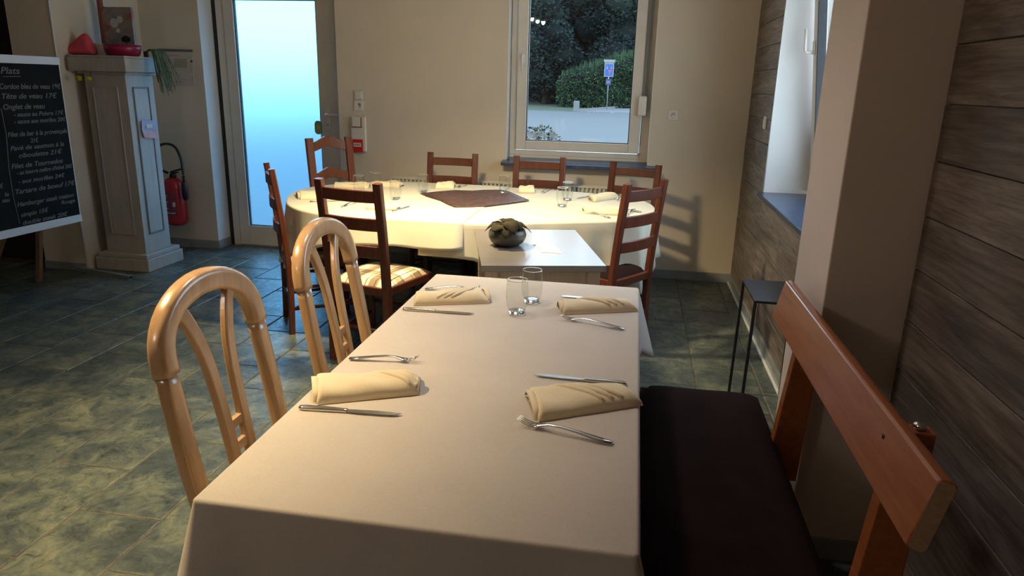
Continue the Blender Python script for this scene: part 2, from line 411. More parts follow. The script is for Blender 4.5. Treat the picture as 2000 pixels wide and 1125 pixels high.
for ci in range(-12, 10):
    x0 = -1.8665 + ci * TW                    # left edge of the column
    if x0 < -5.0 or x0 > XR: continue
    off = 2.212 + (TL / 2 if ci % 2 == 0 else 0) * 1.0
    if ci % 2 == 0: off = 1.938
    else: off = 2.212
    w = min(TW, XR - x0 - .001)
    if w < .03: continue
    for k in range(-6, 10):
        y0 = off + k * TL
        if y0 > 6.05 or y0 < .2: continue
        l = min(TL, 6.05 - y0)
        if l < .04: continue
        key = (round(w, 3), round(l, 3))
        if key not in cache:
            o = tile_mesh(w, l).build('tile', 'slate_tile', fl, loc=(x0, y0, 0)); cache[key] = o
        else:
            o = cache[key].copy(); C.objects.link(o); o.location = (x0, y0, 0)
MB().box((-6.2, -3.2, -.0035), (1.2, .2, -.0002)).build('floor_slab', 'slate_tile', fl)

def wall_boxes(mb, axis_x0, axis_x1, z0, z1, y0, y1, holes):
    # wall in the X direction with rectangular holes (hx0,hx1,hz0,hz1)
    xs = sorted({axis_x0, axis_x1, *[h[0] for h in holes], *[h[1] for h in holes]})
    for a, b_ in zip(xs, xs[1:]):
        hs = [h for h in holes if h[0] <= a + 1e-6 and h[1] >= b_ - 1e-6]
        if not hs: mb.box((a, y0, z0), (b_, y1, z1)); continue
        h = hs[0]
        if h[2] > z0: mb.box((a, y0, z0), (b_, y1, h[2]))
        if h[3] < z1: mb.box((a, y0, h[3]), (b_, y1, z1))
CEIL = 2.6
DX0, DX1, DZ = -3.64, -2.44, 2.30
WX0, WX1, WZ0, WZ1 = -1.022, .112, .865, 2.36
mb = MB(); wall_boxes(mb, -6.3, 1.25, -.1, CEIL, WB, 6.16, [(DX0, DX1, -.1, DZ), (WX0, WX1, WZ0, WZ1)])
structure(mb.build('wall_back', 'paint'), 'cream plaster wall with the frosted door and the white window', 'wall')
mb = MB().box((XR, -3.2, -.1), (1.22, 2.9, CEIL)).box((XR, 4.785, -.1), (1.22, 5.76, CEIL)).box((XR, 2.9, -.1), (1.22, 4.785, .84)).box((XR, 2.9, 2.36), (1.22, 4.785, CEIL))
wr = sroot('wall_right', 'right wall clad with weathered grey brown boards', 'wall')
mb.build('masonry', 'paint_reveal', wr)
structure(MB().box((-6.3, -3.3, -.1), (1.25, -3.2, CEIL)).build('wall_rear', 'paint'), 'plain wall behind the camera', 'wall')
structure(MB().box((-6.4, -3.3, -.1), (-6.2, 6.1, CEIL)).build('wall_left', 'paint'), 'plain wall at the far side of the room', 'wall')
structure(MB().box((-6.3, -3.3, CEIL), (1.25, 6.2, CEIL + .1)).build('ceiling', 'paint_ceiling'), 'flat cream ceiling', 'ceiling')
# pier at the left, beside the dark passage
structure(MB().box((-4.55, 4.80, 0), (-4.185, WB, CEIL)).build('wall_pier', 'paint'), 'narrow wall end behind the chalkboard', 'wall')
structure(MB().box((-6.2, 5.0, 0), (-4.55, 5.06, CEIL)).build('passage_shade_panel', 'passage_shade', bevel=.004), 'added dark panel standing in for the shade at the left behind the chalkboard', 'door')  # near-black panel added to supply the darkness of the passage
structure(MB().tube([(-4.185, 4.80, 0), (-4.185, 4.80, CEIL)], .006, 8).build('trim_1', 'white_strip'), 'pale corner bead on the narrow wall end', 'trim')
# pillar
structure(MB().box((.60, 2.20, 0), (XR, 2.60, CEIL)).build('wall_pillar', 'paint_pillar', bevel=.004), 'plastered pillar between the boarded wall sections', 'pillar')
mb = MB().box((.588, 2.188, 0), (XR, 2.2, .075)).box((.588, 2.2, 0), (.6, 2.612, .075)).box((.588, 2.6, 0), (XR, 2.612, .075))
structure(mb.build('baseboard_pillar', 'grey_skirting', bevel=.002), 'grey skirting round the pillar foot', 'baseboard')

# boards on the right wall: each its own plank
PH = .1555; zb = 1.165 - 7 * PH
def planks(y0, y1, z0, z1, seed):
    rnd = random.Random(seed)
    k = -1
    while zb + k * PH < z1:
        a = max(zb + k * PH, z0); c = min(zb + (k + 1) * PH, z1); k += 1
        if c - a < .015: continue
        y = y0 - rnd.uniform(0, 1.1)
        while y < y1:
            e = y + 1.28
            ya, yb = max(y, y0), min(e, y1); y = e
            if yb - ya < .02: continue
            t_ = .0125 + rnd.uniform(0, .0025)
            l = yb - ya
            MB().box((-t_, .0012, .0012), (0, l - .0012, c - a - .0012)).build('plank', 'weathered_board', wr, bevel=.002, seg=1, loc=(XR, ya, a))
planks(4.80, 5.758, .075, 2.6, 1)
planks(3.0, 4.80, .075, .845, 2)
planks(2.61, 3.0, .075, 2.6, 3)
rnd = random.Random(21)
for k in range(0, 17):
    a, c = max(zb + (k - 1) * PH, 0), zb + k * PH
    if c - a < .015: continue
    yj = [-1.6, -.35 - rnd.uniform(0, .5), .95 - rnd.uniform(0, .5), 2.198]
    for ya, yb in zip(yj, yj[1:]):
        t_ = .0125 + rnd.uniform(0, .0025)
        MB().box((-t_, .0012, .0012), (0, yb - ya - .0012, c - a - .0012)).build('plank', 'weathered_board', wr, bevel=.002, seg=1, loc=(XR, ya, a))
# skirtings
mb = MB().box((DX1 + .01, WB - .012, 0), (XR - .02, WB, .075))
structure(mb.build('baseboard_back', 'grey_skirting', bevel=.002), 'grey tile skirting along the back wall', 'baseboard')
mb = MB().box((-4.18, WB - .012, 0), (DX0, WB, .075)).box((DX0, WB - .012, 0), (DX0 + .012, 5.95, .075))
structure(mb.build('baseboard_left', 'grey_skirting', bevel=.002), 'grey tile skirting left of the door', 'baseboard')
bs = sroot('baseboard_right', 'grey skirting with a pale foot strip below the boarded wall', 'baseboard')
MB().box((.825, 2.612, 0), (XR, 5.745, .072)).build('skirting_tile', 'grey_skirting', bs, bevel=.002)
MB().box((.812, 2.612, 0), (.825, 5.745, .012)).build('foot_strip', 'white_strip', bs, bevel=.002)
structure(MB().box((-4.55, 4.79, 0), (-4.185, 4.80, .06)).build('baseboard_pier', 'grey_skirting', bevel=.002), 'grey skirting on the narrow wall end', 'baseboard')

# reveals: thin plaster linings (lighter paint)
mb = MB().box((DX0 - .001, WB + .001, 0), (DX0 + .003, 5.95, DZ)).box((DX1 - .003, WB + .001, 0), (DX1 + .001, 5.95, DZ)).box((WX0 - .001, WB + .001, WZ0), (WX0 + .003, 5.86, WZ1)).box((WX1 - .003, WB + .001, WZ0), (WX1 + .001, 5.86, WZ1))
structure(mb.build('trim_2', 'paint_reveal'), 'smooth pale plaster in the door and window reveals', 'trim')
mb = MB().box((XR - .014, 4.780, .86), (1.12, 4.785, 2.36)).tube([(XR - .012, 4.782, .86), (XR - .012, 4.782, 2.36)], .004, 6)
structure(mb.build('trim_3', 'paint_reveal'), 'smooth pale plaster in the side window reveal', 'trim')

# ---- frosted door
dr = sroot('door_1', 'white framed outer door with one tall frosted pane', 'door')
y0 = 5.955
mb = MB().box((-3.600, y0, 0), (-3.532, y0 + .07, DZ)).box((-2.515, y0, 0), (DX1 + .004, y0 + .07, DZ)).box((-3.6, y0, 2.235), (DX1, y0 + .07, DZ))
mb.build('door_frame', 'pvc', dr, bevel=.004)
MB().box((DX0, y0 + .01, 0), (-3.600, y0 + .06, DZ)).build('gap_seal', 'gasket', dr)
mb = MB().box((-3.526, y0 - .012, .012), (-3.432, y0 + .05, 2.225)).box((-2.690, y0 - .012, .012), (-2.521, y0 + .05, 2.225)) \
    .box((-3.432, y0 - .012, .012), (-2.690, y0 + .05, .19)).box((-3.432, y0 - .012, 2.13), (-2.690, y0 + .05, 2.225))
mb.build('door_sash', 'pvc', dr, bevel=.005)
mb = MB().box((-3.432, y0 + .002, .19), (-3.424, y0 + .03, 2.13)).box((-2.698, y0 + .002, .19), (-2.690, y0 + .03, 2.13)).box((-3.432, y0 + .002, .19), (-2.690, y0 + .03, .198)).box((-3.432, y0 + .002, 2.122), (-2.690, y0 + .03, 2.13))
mb.build('glazing_seal', 'gasket', dr)
MB().box((-3.43, y0 + .022, .192), (-2.692, y0 + .028, 2.128)).build('frosted_pane', 'frosted_glass', dr)
MB().box((-3.53, y0 - .02, 0), (-2.52, y0 + .06, .012)).build('threshold', 'galvanised', dr, bevel=.002)
h = MB().box((-2.635, y0 - .024, 1.085), (-2.597, y0 - .012, 1.27)).build('handle_plate', 'white_plastic', dr, bevel=.005)
MB().tube([(-2.616, y0 - .02, 1.21), (-2.616, y0 - .065, 1.21), (-2.60, y0 - .075, 1.208), (-2.50, y0 - .072, 1.205)], .010, 10).build('lever', 'white_plastic', h)
MB().lathe([(.011, 0), (.011, .006)], 12).build('lock_cylinder', 'chrome', h, loc=(-2.616, y0 - .024, 1.125), rot=(PI/2, 0, 0))
# ---- back window
wn = sroot('window_1', 'white window in the back wall looking onto the road', 'window')
yf = 5.885
mb = MB().box((WX0 + .003, yf, .94), (-.968, yf + .07, WZ1)).box((.040, yf, .94), (WX1 - .003, yf + .07, WZ1)).box((-.968, yf, .94), (.040, yf + .07, .978)).box((-.968, yf, 2.29), (.04, yf + .07, WZ1))
mb.build('window_frame', 'pvc', wn, bevel=.004)
mb = MB().box((-.962, yf - .022, .986), (-.882, yf + .045, 2.285)).box((-.048, yf - .022, .986), (.036, yf + .045, 2.285)) \
    .box((-.882, yf - .022, .986), (-.048, yf + .045, 1.058)).box((-.882, yf - .022, 2.21), (-.048, yf + .045, 2.285))
mb.build('window_sash', 'pvc', wn, bevel=.006)
mb = MB().box((-.882, yf - .01, 1.058), (-.875, yf + .02, 2.21)).box((-.055, yf - .01, 1.058), (-.048, yf + .02, 2.21)).box((-.875, yf - .01, 1.058), (-.055, yf + .02, 1.065)).box((-.875, yf - .01, 2.203), (-.055, yf + .02, 2.21))
mb.build('glazing_seal', 'gasket', wn)
MB().box((-.88, yf + .010, 1.06), (-.05, yf + .0145, 2.208)).build('pane', 'window_glass', wn)
h = MB().box((-.934, yf - .034, 1.66), (-.908, yf - .022, 1.74)).build('handle_plate', 'white_plastic', wn, bevel=.004)
MB().tube([(-.921, yf - .03, 1.72), (-.921, yf - .062, 1.72), (-.921, yf - .068, 1.70), (-.921, yf - .066, 1.60)], .008, 8, up=(1, 0, 0)).build('lever', 'white_plastic', h)
MB().box((.026, yf - .026, .975), (.046, yf - .004, .995)).build('hinge', 'chrome', wn, bevel=.002)
b_ = MB().box((.012, 5.795, 1.285), (.072, yf - .022, 1.435)).build('strap_winder', 'white_plastic', wn, bevel=.014, seg=3)
MB().box((.036, 5.848, 1.43), (.054, 5.8495, 2.34)).box((.062, 5.848, 1.43), (.076, 5.8495, 2.34)).build('blind_strap', 'panel_groove', wn)
MB().tube([(.045, 5.85, 1.29), (.045, 5.852, 1.05)], .002, 5).build('pull_cord', 'panel_groove', wn)
MB().box((WX0 + .002, yf + .002, .90), (WX1 - .002, yf + .06, .94)).build('bottom_rail', 'pvc', wn)
def hexa(xa, xb, y0, z0, z1, y1, z2, z3):
    return [(xa, y0, z0), (xb, y0, z0), (xb, y1, z2), (xa, y1, z2), (xa, y0, z1), (xb, y0, z1), (xb, y1, z3), (xa, y1, z3)]
HF = [(0, 3, 2, 1), (4, 5, 6, 7), (0, 1, 5, 4), (1, 2, 6, 5), (2, 3, 7, 6), (3, 0, 4, 7)]
MB().add(hexa(-1.045, .186, 5.655, .870, .897, 5.759, .880, .908), HF).add(hexa(WX0 + .003, WX1 - .003, 5.759, .880, .908, yf + .004, .892, .921), HF).build('window_sill', 'slate', wn, bevel=.004)
MB().box((-1.1, 6.05, .81), (.2, 6.46, .8395)).build('outer_ledge', 'kerb_stone', wn, bevel=.004)
# ---- side window (in the boarded wall)
w2 = sroot('window_2', 'white side window set deep in the boarded wall', 'window')
xf = 1.12
mb = MB().box((xf, 4.72, .88), (xf + .07, 4.782, 2.36)).box((xf, 2.9, .88), (xf + .07, 4.72, .93)).box((xf, 2.9, 2.30), (xf + .07, 4.72, 2.36)).box((xf, 2.9, .93), (xf + .07, 2.97, 2.3))
mb.build('window_frame', 'pvc', w2, bevel=.004)
# the sash stands tipped inward at the top
sash = MB().box((0, 4.635, 0), (.06, 4.715, 1.36)).box((0, 3.05, 0), (.06, 4.635, .07)).box((0, 3.05, 1.28), (.06, 4.635, 1.36)).box((0, 2.975, 0), (.06, 3.05, 1.36)) \
    .build('window_sash', 'pvc', w2, bevel=.006, loc=(1.098, 0, .935), rot=(0, math.radians(-6), 0))
MB().box((.004, 4.618, .07), (.05, 4.6355, 1.28)).build('glazing_seal', 'gasket', sash)
MB().box((.03, 3.045, .065), (.0345, 4.62, 1.285)).build('pane', 'window_glass', sash)
MB().box((-.012, 4.655, .78), (0, 4.683, .86)).build('handle_plate', 'white_plastic', sash, bevel=.004)
MB().tube([(-.01, 4.669, .795), (-.048, 4.669, .795), (-.056, 4.669, .81), (-.052, 4.669, .93)], .009, 8, up=(0, 1, 0)).build('lever', 'white_plastic', sash)
MB().box((.80, 2.92, .845), (xf + .01, 4.775, .872)).build('window_sill', 'slate', w2, bevel=.004)

# ================================================================== OUTSIDE
ext = MB().box((-90, 6.2, -.5), (60, 49.8, -.2))
structure(ext.build('road', 'asphalt'), 'pale blue grey road in the dusk outside the window', 'road')
mb = MB().add([(-60, 49.8, -.2), (-3.9, 49.8, -.2), (-.5, 58, -.02), (4, 66, .15), (20, 70, .2), (20, 100, .6), (-60, 100, .6), (-60, 52, -.2)], [(0, 1, 2, 3, 4, 5, 6, 7)])
structure(mb.build('grass_ground', 'grass_green'), 'dull green verge beyond the road', 'ground')
mb = MB().add([(-4.1, 49.8, -.19), (20, 49.8, -.19), (20, 70, .22), (4, 66, .17), (-.5, 58, .0)], [(0, 1, 2, 3, 4)])
structure(mb.build('pavement', 'pavement_grey'), 'pale pavement rising beside the verge', 'pavement')
structure(MB().sweep([(-4.2, 49.7, -.13), (-.6, 57.9, .06), (4, 66, .24), (19, 69.5, .28)], [(-.09, -.1), (.09, -.1), (.09, .07), (-.09, .07)], smooth=False).build('kerb', 'kerb_stone'), 'pale stone kerb beside the pavement', 'kerb')

def leaves(mb, blobs, count, size, rnd, squash=.8):
    tot = sum(b[3] ** 2 for b in blobs)
    for (bx, by, bz, br) in blobs:
        for _ in range(int(count * br ** 2 / tot)):
            while True:
                d = Vector((rnd.uniform(-1, 1), rnd.uniform(-1, 1), rnd.uniform(-1, 1)))
                if .3 < d.length < 1: break
            d = d.normalized() * (d.length ** .4)
            p = Vector((bx, by, bz)) + Vector((d.x * br, d.y * br, d.z * br * squash))
            a = Vector((rnd.gauss(0, 1), rnd.gauss(0, 1), rnd.gauss(0, .6))).normalized(); c = a.cross(Vector((rnd.gauss(0, 1), rnd.gauss(0, 1), rnd.gauss(0, 1)))).normalized()
            s = size * rnd.uniform(.6, 1.4)
            mb.add([p - a * s, p + c * s * .45, p + a * s, p - c * s * .45], [(0, 1, 2, 3)])
def tree(x, y, h, r, mat, label, seed, n=10000):
    rnd = random.Random(seed)
    t_ = thing('tree', label, 'tree', (x, y, .2), group='dark trees beyond the road')
    MB().tube([(0, 0, -.2), (.1, 0, h * .3), (rnd.uniform(-.3, .3), 0, h * .8)], .28, 8, [1, .8, .25]).build('trunk', 'bark', t_)
    bl = []
    for k in range(13):
        f = k / 12; z = h * (.10 + .82 * f); rr = r * (1.05 - .62 * f) * rnd.uniform(.55, .75)
        ang = rnd.uniform(0, 2 * PI); d = r * (1 - f) * .55
        bl.append((math.cos(ang) * d, math.sin(ang) * d, z, rr))
    mb = MB(); leaves(mb, bl, n, .14, rnd); o = mb.build('crown', mat, t_, smooth=False)
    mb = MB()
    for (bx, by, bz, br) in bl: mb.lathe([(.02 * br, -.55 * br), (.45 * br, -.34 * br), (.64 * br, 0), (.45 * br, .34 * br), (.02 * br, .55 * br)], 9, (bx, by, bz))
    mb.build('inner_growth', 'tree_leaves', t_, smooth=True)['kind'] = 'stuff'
tl_ = [(-13.5, 66, 15, 4.6, 'tree_leaves', 'broad dark evergreen, first of the tree row from the left window edge'),
       (-9.6, 63, 15.5, 4.2, 'tree_leaves', 'near-black evergreen behind the left end of the road'),
       (-7.4, 59, 11.5, 3.0, 'tree_leaves_blue', 'blue green conifer standing in front of the darker trees'),
       (-5.4, 66, 16, 4.4, 'tree_leaves', 'tall dark tree behind the round end of the hedge'),
       (-2.6, 62, 15, 3.5, 'tree_leaves_blue', 'bluish tree rising directly behind the road sign'),
       (.4, 64, 16, 4.0, 'tree_leaves_blue', 'bluish tree behind the highest part of the hedge'),
       (3.8, 66, 15, 4.6, 'tree_leaves', 'dark tree past the right window edge'),
       (-17.5, 70, 15, 4.6, 'tree_leaves', 'dark tree far left beyond the window edge'),
       (-11.4, 73, 17, 5.0, 'tree_leaves', 'tall dark tree in the second row, filling between two evergreens'),
       (-7.4, 74, 17, 5.0, 'tree_leaves', 'tall dark tree in the second row above the blue green conifer'),
       (-3.2, 74, 18, 5.0, 'tree_leaves', 'tall dark tree in the second row behind the road sign tree'),
       (1.4, 75, 17, 5.0, 'tree_leaves', 'tall dark tree in the second row above the hedge top')]
for i, a in enumerate(tl_): tree(*a, seed=100 + i)
hd = thing('hedge', 'long clipped green hedge along the verge across the road', 'hedge', (-2.5, 54.5, 0))
rnd = random.Random(5); mb = MB(); mbc = MB()
for k in range(26):
    f = k / 25; x = -2.55 + 8.5 * f; y = 1.2 + 5.5 * f * f + rnd.uniform(-.2, .2); top = 2.3 + 1.5 * min(1, f * 2.0)
    for z in (.3, top * .35, top * .62, top - .75):
        mbc.lathe([(.02, -.75), (.6, -.45), (.85, 0), (.6, .45), (.02, .75)], 8, (x, y, z + .1))
        leaves(mb, [(x, y, z, 1.12)], 560, .09, rnd, .9)
    for _ in range(45):
        px, py, hh = x + rnd.uniform(-.7, .7), y + rnd.uniform(-.6, .5), rnd.uniform(.15, .55)
        mb.add([(px - .03, py, top - .1), (px + .03, py, top - .1), (px + rnd.uniform(-.08, .08), py, top + hh)], [(0, 1, 2)])
mb.build('foliage', 'hedge_leaves', hd, smooth=False)['kind'] = 'stuff'
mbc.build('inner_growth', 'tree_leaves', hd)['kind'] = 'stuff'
sg = thing('road_sign', 'blue and white road sign on a thin post by the hedge', 'sign', (-2.12, 52.6, -.06))
k_ = 52.6 / 60
def S(v): return v * k_
MB().tube([(0, 0, 0), (0, 0, 3.3)], .032, 8).build('post', 'galvanised', sg)
p_ = MB().box((-.33, -.05, 2.20), (.33, -.02, 3.13)).build('information_panel', 'sign_white', sg, bevel=.02)
MB().box((-.27, -.062, 2.27), (.27, -.051, 3.06)).build('blue_field', 'sign_blue', p_)
MB().prism([(-.2, 0), (-.08, 0), (-.14, .28)], 0, .012).build('tree_symbol', 'sign_white', p_, loc=(0, -.064, 2.72), rot=(PI/2, 0, 0))
MB().prism([(.10, 0), (.2, 0), (.15, .25)], 0, .012).build('tree_symbol', 'sign_white', p_, loc=(0, -.064, 2.74), rot=(PI/2, 0, 0))
MB().box((-.03, -.07, 2.57), (.17, -.063, 2.66)).build('red_mark', 'sign_red', p_)
MB().box((.02, -.07, 2.35), (.06, -.063, 2.57)).build('white_stem', 'sign_white', p_)
MB().add([(-.42, -.06, 3.36), (.42, -.06, 3.36), (.34, -.06, 3.16), (-.34, -.06, 3.16), (-.42, -.02, 3.36), (.42, -.02, 3.36), (.34, -.02, 3.16), (-.34, -.02, 3.16)],
         [(0, 1, 2, 3), (7, 6, 5, 4), (0, 4, 5, 1), (1, 5, 6, 2), (2, 6, 7, 3), (3, 7, 4, 0)]).build('top_plate', 'sign_white', sg)
q_ = MB().box((-.19, -.05, 1.62), (.19, -.02, 2.08)).build('lower_plate', 'sign_dark_blue', sg, bevel=.02)
MB().box((-.12, -.06, 1.88), (.12, -.051, 1.93)).box((-.12, -.06, 1.77), (.12, -.051, 1.82)).build('white_lettering', 'sign_white', q_)
tag(MB().box((-.19, -.15, 0), (.19, .15, .72)).build('bollard', 'concrete_post', bevel=.04, loc=(-4.05, 49.75, -.22)), 'squat pale stone bollard at the road edge', 'bollard')
pl = thing('flower_planter', 'outside window box with white and yellow flowers', 'planter', (-.80, 6.33, .96))
MB().box((-.22, -.07, -.12), (.24, .07, .05)).build('trough', 'terracotta', pl, bevel=.01)
rnd = random.Random(9); mb = MB(); leaves(mb, [(-.10, 0, .10, .10), (.02, 0, .12, .10), (.1, 0, .08, .07)], 420, .014, rnd, .8); mb.build('foliage', 'hedge_leaves', pl)['kind'] = 'stuff'
def flower(mat, x, z, s):
    mb = MB()
    for k in range(5):
        a = 2 * PI * k / 5; c, s_ = math.cos(a), math.sin(a)
        mb.add([(0, 0, 0), ((c * .8 - s_ * .45) * s, -.006, (s_ * .8 + c * .45) * s), (c * 1.15 * s, -.012, s_ * 1.15 * s), ((c * .8 + s_ * .45) * s, -.006, (s_ * .8 - c * .45) * s)], [(0, 1, 2, 3)])
    mb.build('flower', mat, pl, loc=(x, -.10, z))
for x, z, s in ((-.10, .125, .026), (-.055, .115, .028), (-.01, .13, .027), (.035, .115, .024), (.10, .125, .030), (-.14, .115, .022)): flower('petal_white', x, z, s)
for x, z, s in ((.0, .20, .012), (.05, .185, .011), (-.05, .175, .012), (.08, .16, .010)): flower('petal_yellow', x, z, s)

# ================================================================== FURNITURE
def turned_leg(mb, x, y, z0, z1, r=.020):
    h = z1 - z0
    prof = [(r*.75, 0), (r*.95, h*.04), (r*.7, h*.10), (r*1.0, h*.18), (r*1.05, h*.40), (r*.8, h*.62), (r*1.15, h*.66), (r*.75, h*.70), (r*1.1, h*.76)]
    mb.lathe(prof, 12, (x, y, z0)); mb.box((x - r, y - r, z0 + h*.76), (x + r, y + r, z1))
def ladder_chair(name, label, wavy=False, wd='dark_wood', H=1.0, cush='plaid_cloth'):
    t_ = thing(name, label, 'chair')
    yb, hw = -.20, .178
    for s in (-1, 1):
        pts = [(s*hw, yb, 0), (s*hw, yb + .006, .25), (s*hw, yb, .47), (s*hw, yb - .022, .72), (s*hw, yb - .058, H)]
        MB().sweep(catmull(pts, 4, False), rrect(.060 if wavy else .045, .034, .006, 2), up=(0, 1, 0), smooth=False).build('rear_leg', wd, t_)
    for s in (-1, 1):
        mb = MB(); turned_leg(mb, s * .195, .20, 0, .44); mb.build('front_leg', wd, t_)
    def slat(z, h, arch=0):
        mb = MB(); y_ = yb - .012 - (z - .47) * .09; n = 12; vs = []
        for i in range(n + 1):
            f = i / n * 2 - 1; x = f * (hw - .014); yy = y_ - .020 * (1 - f * f)
            k = arch * (math.cos(f * PI) + 1) / 2
            kb = arch * .75 * (math.cos(f * PI) + 1) / 2
            hh = h * (1 if not arch else 1)
            for dy, dz in ((-.009, kb), (.009, kb), (.009, hh + k), (-.009, hh + k)): vs.append((x, yy + dy, z + dz))
        fs = [(i*4 + j, i*4 + (j+1) % 4, (i+1)*4 + (j+1) % 4, (i+1)*4 + j) for i in range(n) for j in range(4)] + [(0, 1, 2, 3), tuple(n*4 + j for j in (3, 2, 1, 0))]
        mb.add(vs, fs).build('back_slat', wd, t_, bevel=.003, seg=1)
    if wavy:
        for z, h in ((H - .105, .070), (H - .345, .072), (H - .55, .07)): slat(z, h, .046)
    else:
        for z, h in ((H - .100, .060), (H - .245, .063), (H - .388, .062)): slat(z, h)
    # seat frame and pad
    mb = MB().add([(-.180, yb - .012, .405), (.180, yb - .012, .405), (.215, .222, .405), (-.215, .222, .405), (-.180, yb - .012, .45), (.180, yb - .012, .45), (.215, .222, .45), (-.215, .222, .45)],
                  [(0, 3, 2, 1), (4, 5, 6, 7), (0, 1, 5, 4), (1, 2, 6, 5), (2, 3, 7, 6), (3, 0, 4, 7)])
    mb.build('seat_frame', wd, t_, bevel=.006)
    n = 14; vs = []
    for j in range(n + 1):
        for i in range(n + 1):
            u, v = i / n * 2 - 1, j / n * 2 - 1
            w = .172 + .036 * (v + 1) / 2
            k = (1 - abs(u) ** 5) ** .5 * (1 - abs(v) ** 5) ** .5
            vs.append((u * w, .012 + v * .205, .449 + .038 * k))
    fs = [(j*(n+1) + i, j*(n+1) + i + 1, (j+1)*(n+1) + i + 1, (j+1)*(n+1) + i) for j in range(n) for i in range(n)]
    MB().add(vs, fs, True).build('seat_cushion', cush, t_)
    for s in (-1, 1):
        for z in (.155, .285): MB().tube([(s*hw, yb, z), (s*.195, .20, z + .01)], .0105, 8).build('stretcher', wd, t_)
    MB().tube([(-.195, .20, .23), (.195, .20, .23)], .011, 8, up=(0, 1, 0)).build('stretcher', wd, t_)
    MB().tube([(-hw, yb, .21), (hw, yb, .21)], .011, 8, up=(0, 1, 0)).build('stretcher', wd, t_)
    return t_
dc = ladder_chair('ladderback_chair', '')
def place(o, bx, by, deg, label, H=1.0, group='dark ladder-back chairs'):
    a = math.radians(deg); f = (-math.sin(a), math.cos(a))
    o.location = (bx + f[0] * .20, by + f[1] * .20, 0); o.rotation_euler = (0, 0, a); o['label'] = label; o['group'] = group; o.scale = (1, 1, H)
spots = [(-1.395, 3.455, -14, 'dark ladder-back chair whose plaid seat cushion is in full view', 1.01),
         (-2.075, 3.975, -57.3, 'dark ladder-back chair at the left end of the oval table, seen edge-on', 1.0),
         (-1.38, 5.37, 180, 'dark ladder-back chair behind the oval table, standing left of the window', .975),
         (-.70, 5.37, 180, 'dark ladder-back chair behind the oval table, below the left part of the window sill', .975),
         (.0, 5.34, 158, 'dark ladder-back chair behind the oval table, below the right end of the window sill', .958),
         (.035, 4.035, 55.2, 'dark ladder-back chair turned at the right end of the oval table', 1.0)]
for i, s in enumerate(spots):
    o = dc if i == 0 else (ladder_chair('ladderback_chair', '', cush='seat_brown') if i == 5 else copy_tree(dc))  # last chair: dark brown cushion colour stands in for plaid in shade
    place(o, s[0], s[1], s[2], s[3], s[4])
wc = ladder_chair('wavy_back_chair', '', True, 'red_wood', 1.06)
place(wc, -2.32, 5.34, -122.7, 'taller reddish ladder-back chair with arched wavy slats in front of the frosted door', 1.0, None)
del wc['group']

# light bentwood chairs
def arch_chair(name, label):
    t_ = thing(name, label, 'chair')
    hw = .190; yb = -.205
    def P(x, z):    # point on the leaning back plane
        return (x, yb - max(0, z - .45) * .165 - .0, z)
    prof = rrect(.050, .034, .008, 2)
    for s in (-1, 1):
        pts = [(s * (hw - .012), yb - .01, 0), (s * (hw - .006), yb + .008, .25), P(s * (hw - .002), .45), P(s * (hw + .008), .65), P(s * (hw + .004), .865)]
        MB().sweep(catmull(pts, 5, False), prof, up=(0, 1, 0)).build('rear_leg', 'beech', t_)
    pts = [P(hw + .004, .862)]
    for k in range(0, 21):
        a = PI * k / 20; pts.append(P((hw + .004) * math.cos(a) , .875 + .148 * math.sin(a) ** .85 if math.sin(a) > 0 else .875))
    pts.append(P(-hw - .004, .862))
    MB().sweep(pts, rrect(.058, .044, .014, 3), up=(0, 1, 0)).build('top_arch', 'beech', t_)
    for s in (-1, 1):
        pts = [P(s * .036, .44), P(s * .037, .60), P(s * .041, .74), P(s * .054, .86), P(s * .088, .955), P(s * .112, .985)]
        MB().sweep(catmull(pts, 6, False), rrect(.036, .020, .005, 2), up=(0, 1, 0), smooth=False).build('back_bar', 'beech', t_)
    for z in (.54, .60, .66):
        y_ = P(0, z)[1]; MB().box((-.036, y_ - .007, z - .012), (.036, y_ + .007, z + .012)).build('cross_piece', 'beech', t_)
    MB().box((-hw, yb - .012, .40), (hw, yb + .012, .45)).box((-.205, .19, .40), (.205, .215, .45)).box((-.205, yb, .40), (-.18, .2, .45)).box((.18, yb, .40), (.205, .2, .45)).build('seat_frame', 'beech', t_, bevel=.005)
    MB().box((-.195, yb + .012, .44), (.195, .205, .485)).build('seat_cushion', 'beige_seat', t_, bevel=.018, seg=3)
    for s in (-1, 1):
        MB().beam((s * .188, .198, 0), (s * .188, .198, .41), .028, .028, w2=.036, h2=.036).build('front_leg', 'beech', t_, bevel=.004)
        MB().beam((s * .185, yb, .2), (s * .188, .19, .2), .014, .022).build('stretcher', 'beech', t_, bevel=.003)
    return t_
ac = arch_chair('arched_chair', 'pale beech chair')
# seated side faces +X (towards the table): rotate local +y to +x
def place_arch(o, xb, yc, ang, label):
    a = math.radians(ang); f = (-math.sin(a), math.cos(a)); o.rotation_euler = (0, 0, a); o.location = (xb + f[0] * .205, yc + f[1] * .205, 0); o['label'] = label; o['group'] = 'pale arched chairs'
place_arch(ac, -.915, 1.505, -90, 'pale beech chair with an arched back, at the yellow lit end of the beige table')
ac2 = copy_tree(ac); place_arch(ac2, -.925, 2.205, -90, 'pale beech chair with an arched back, in front of the plaid cushioned chair')

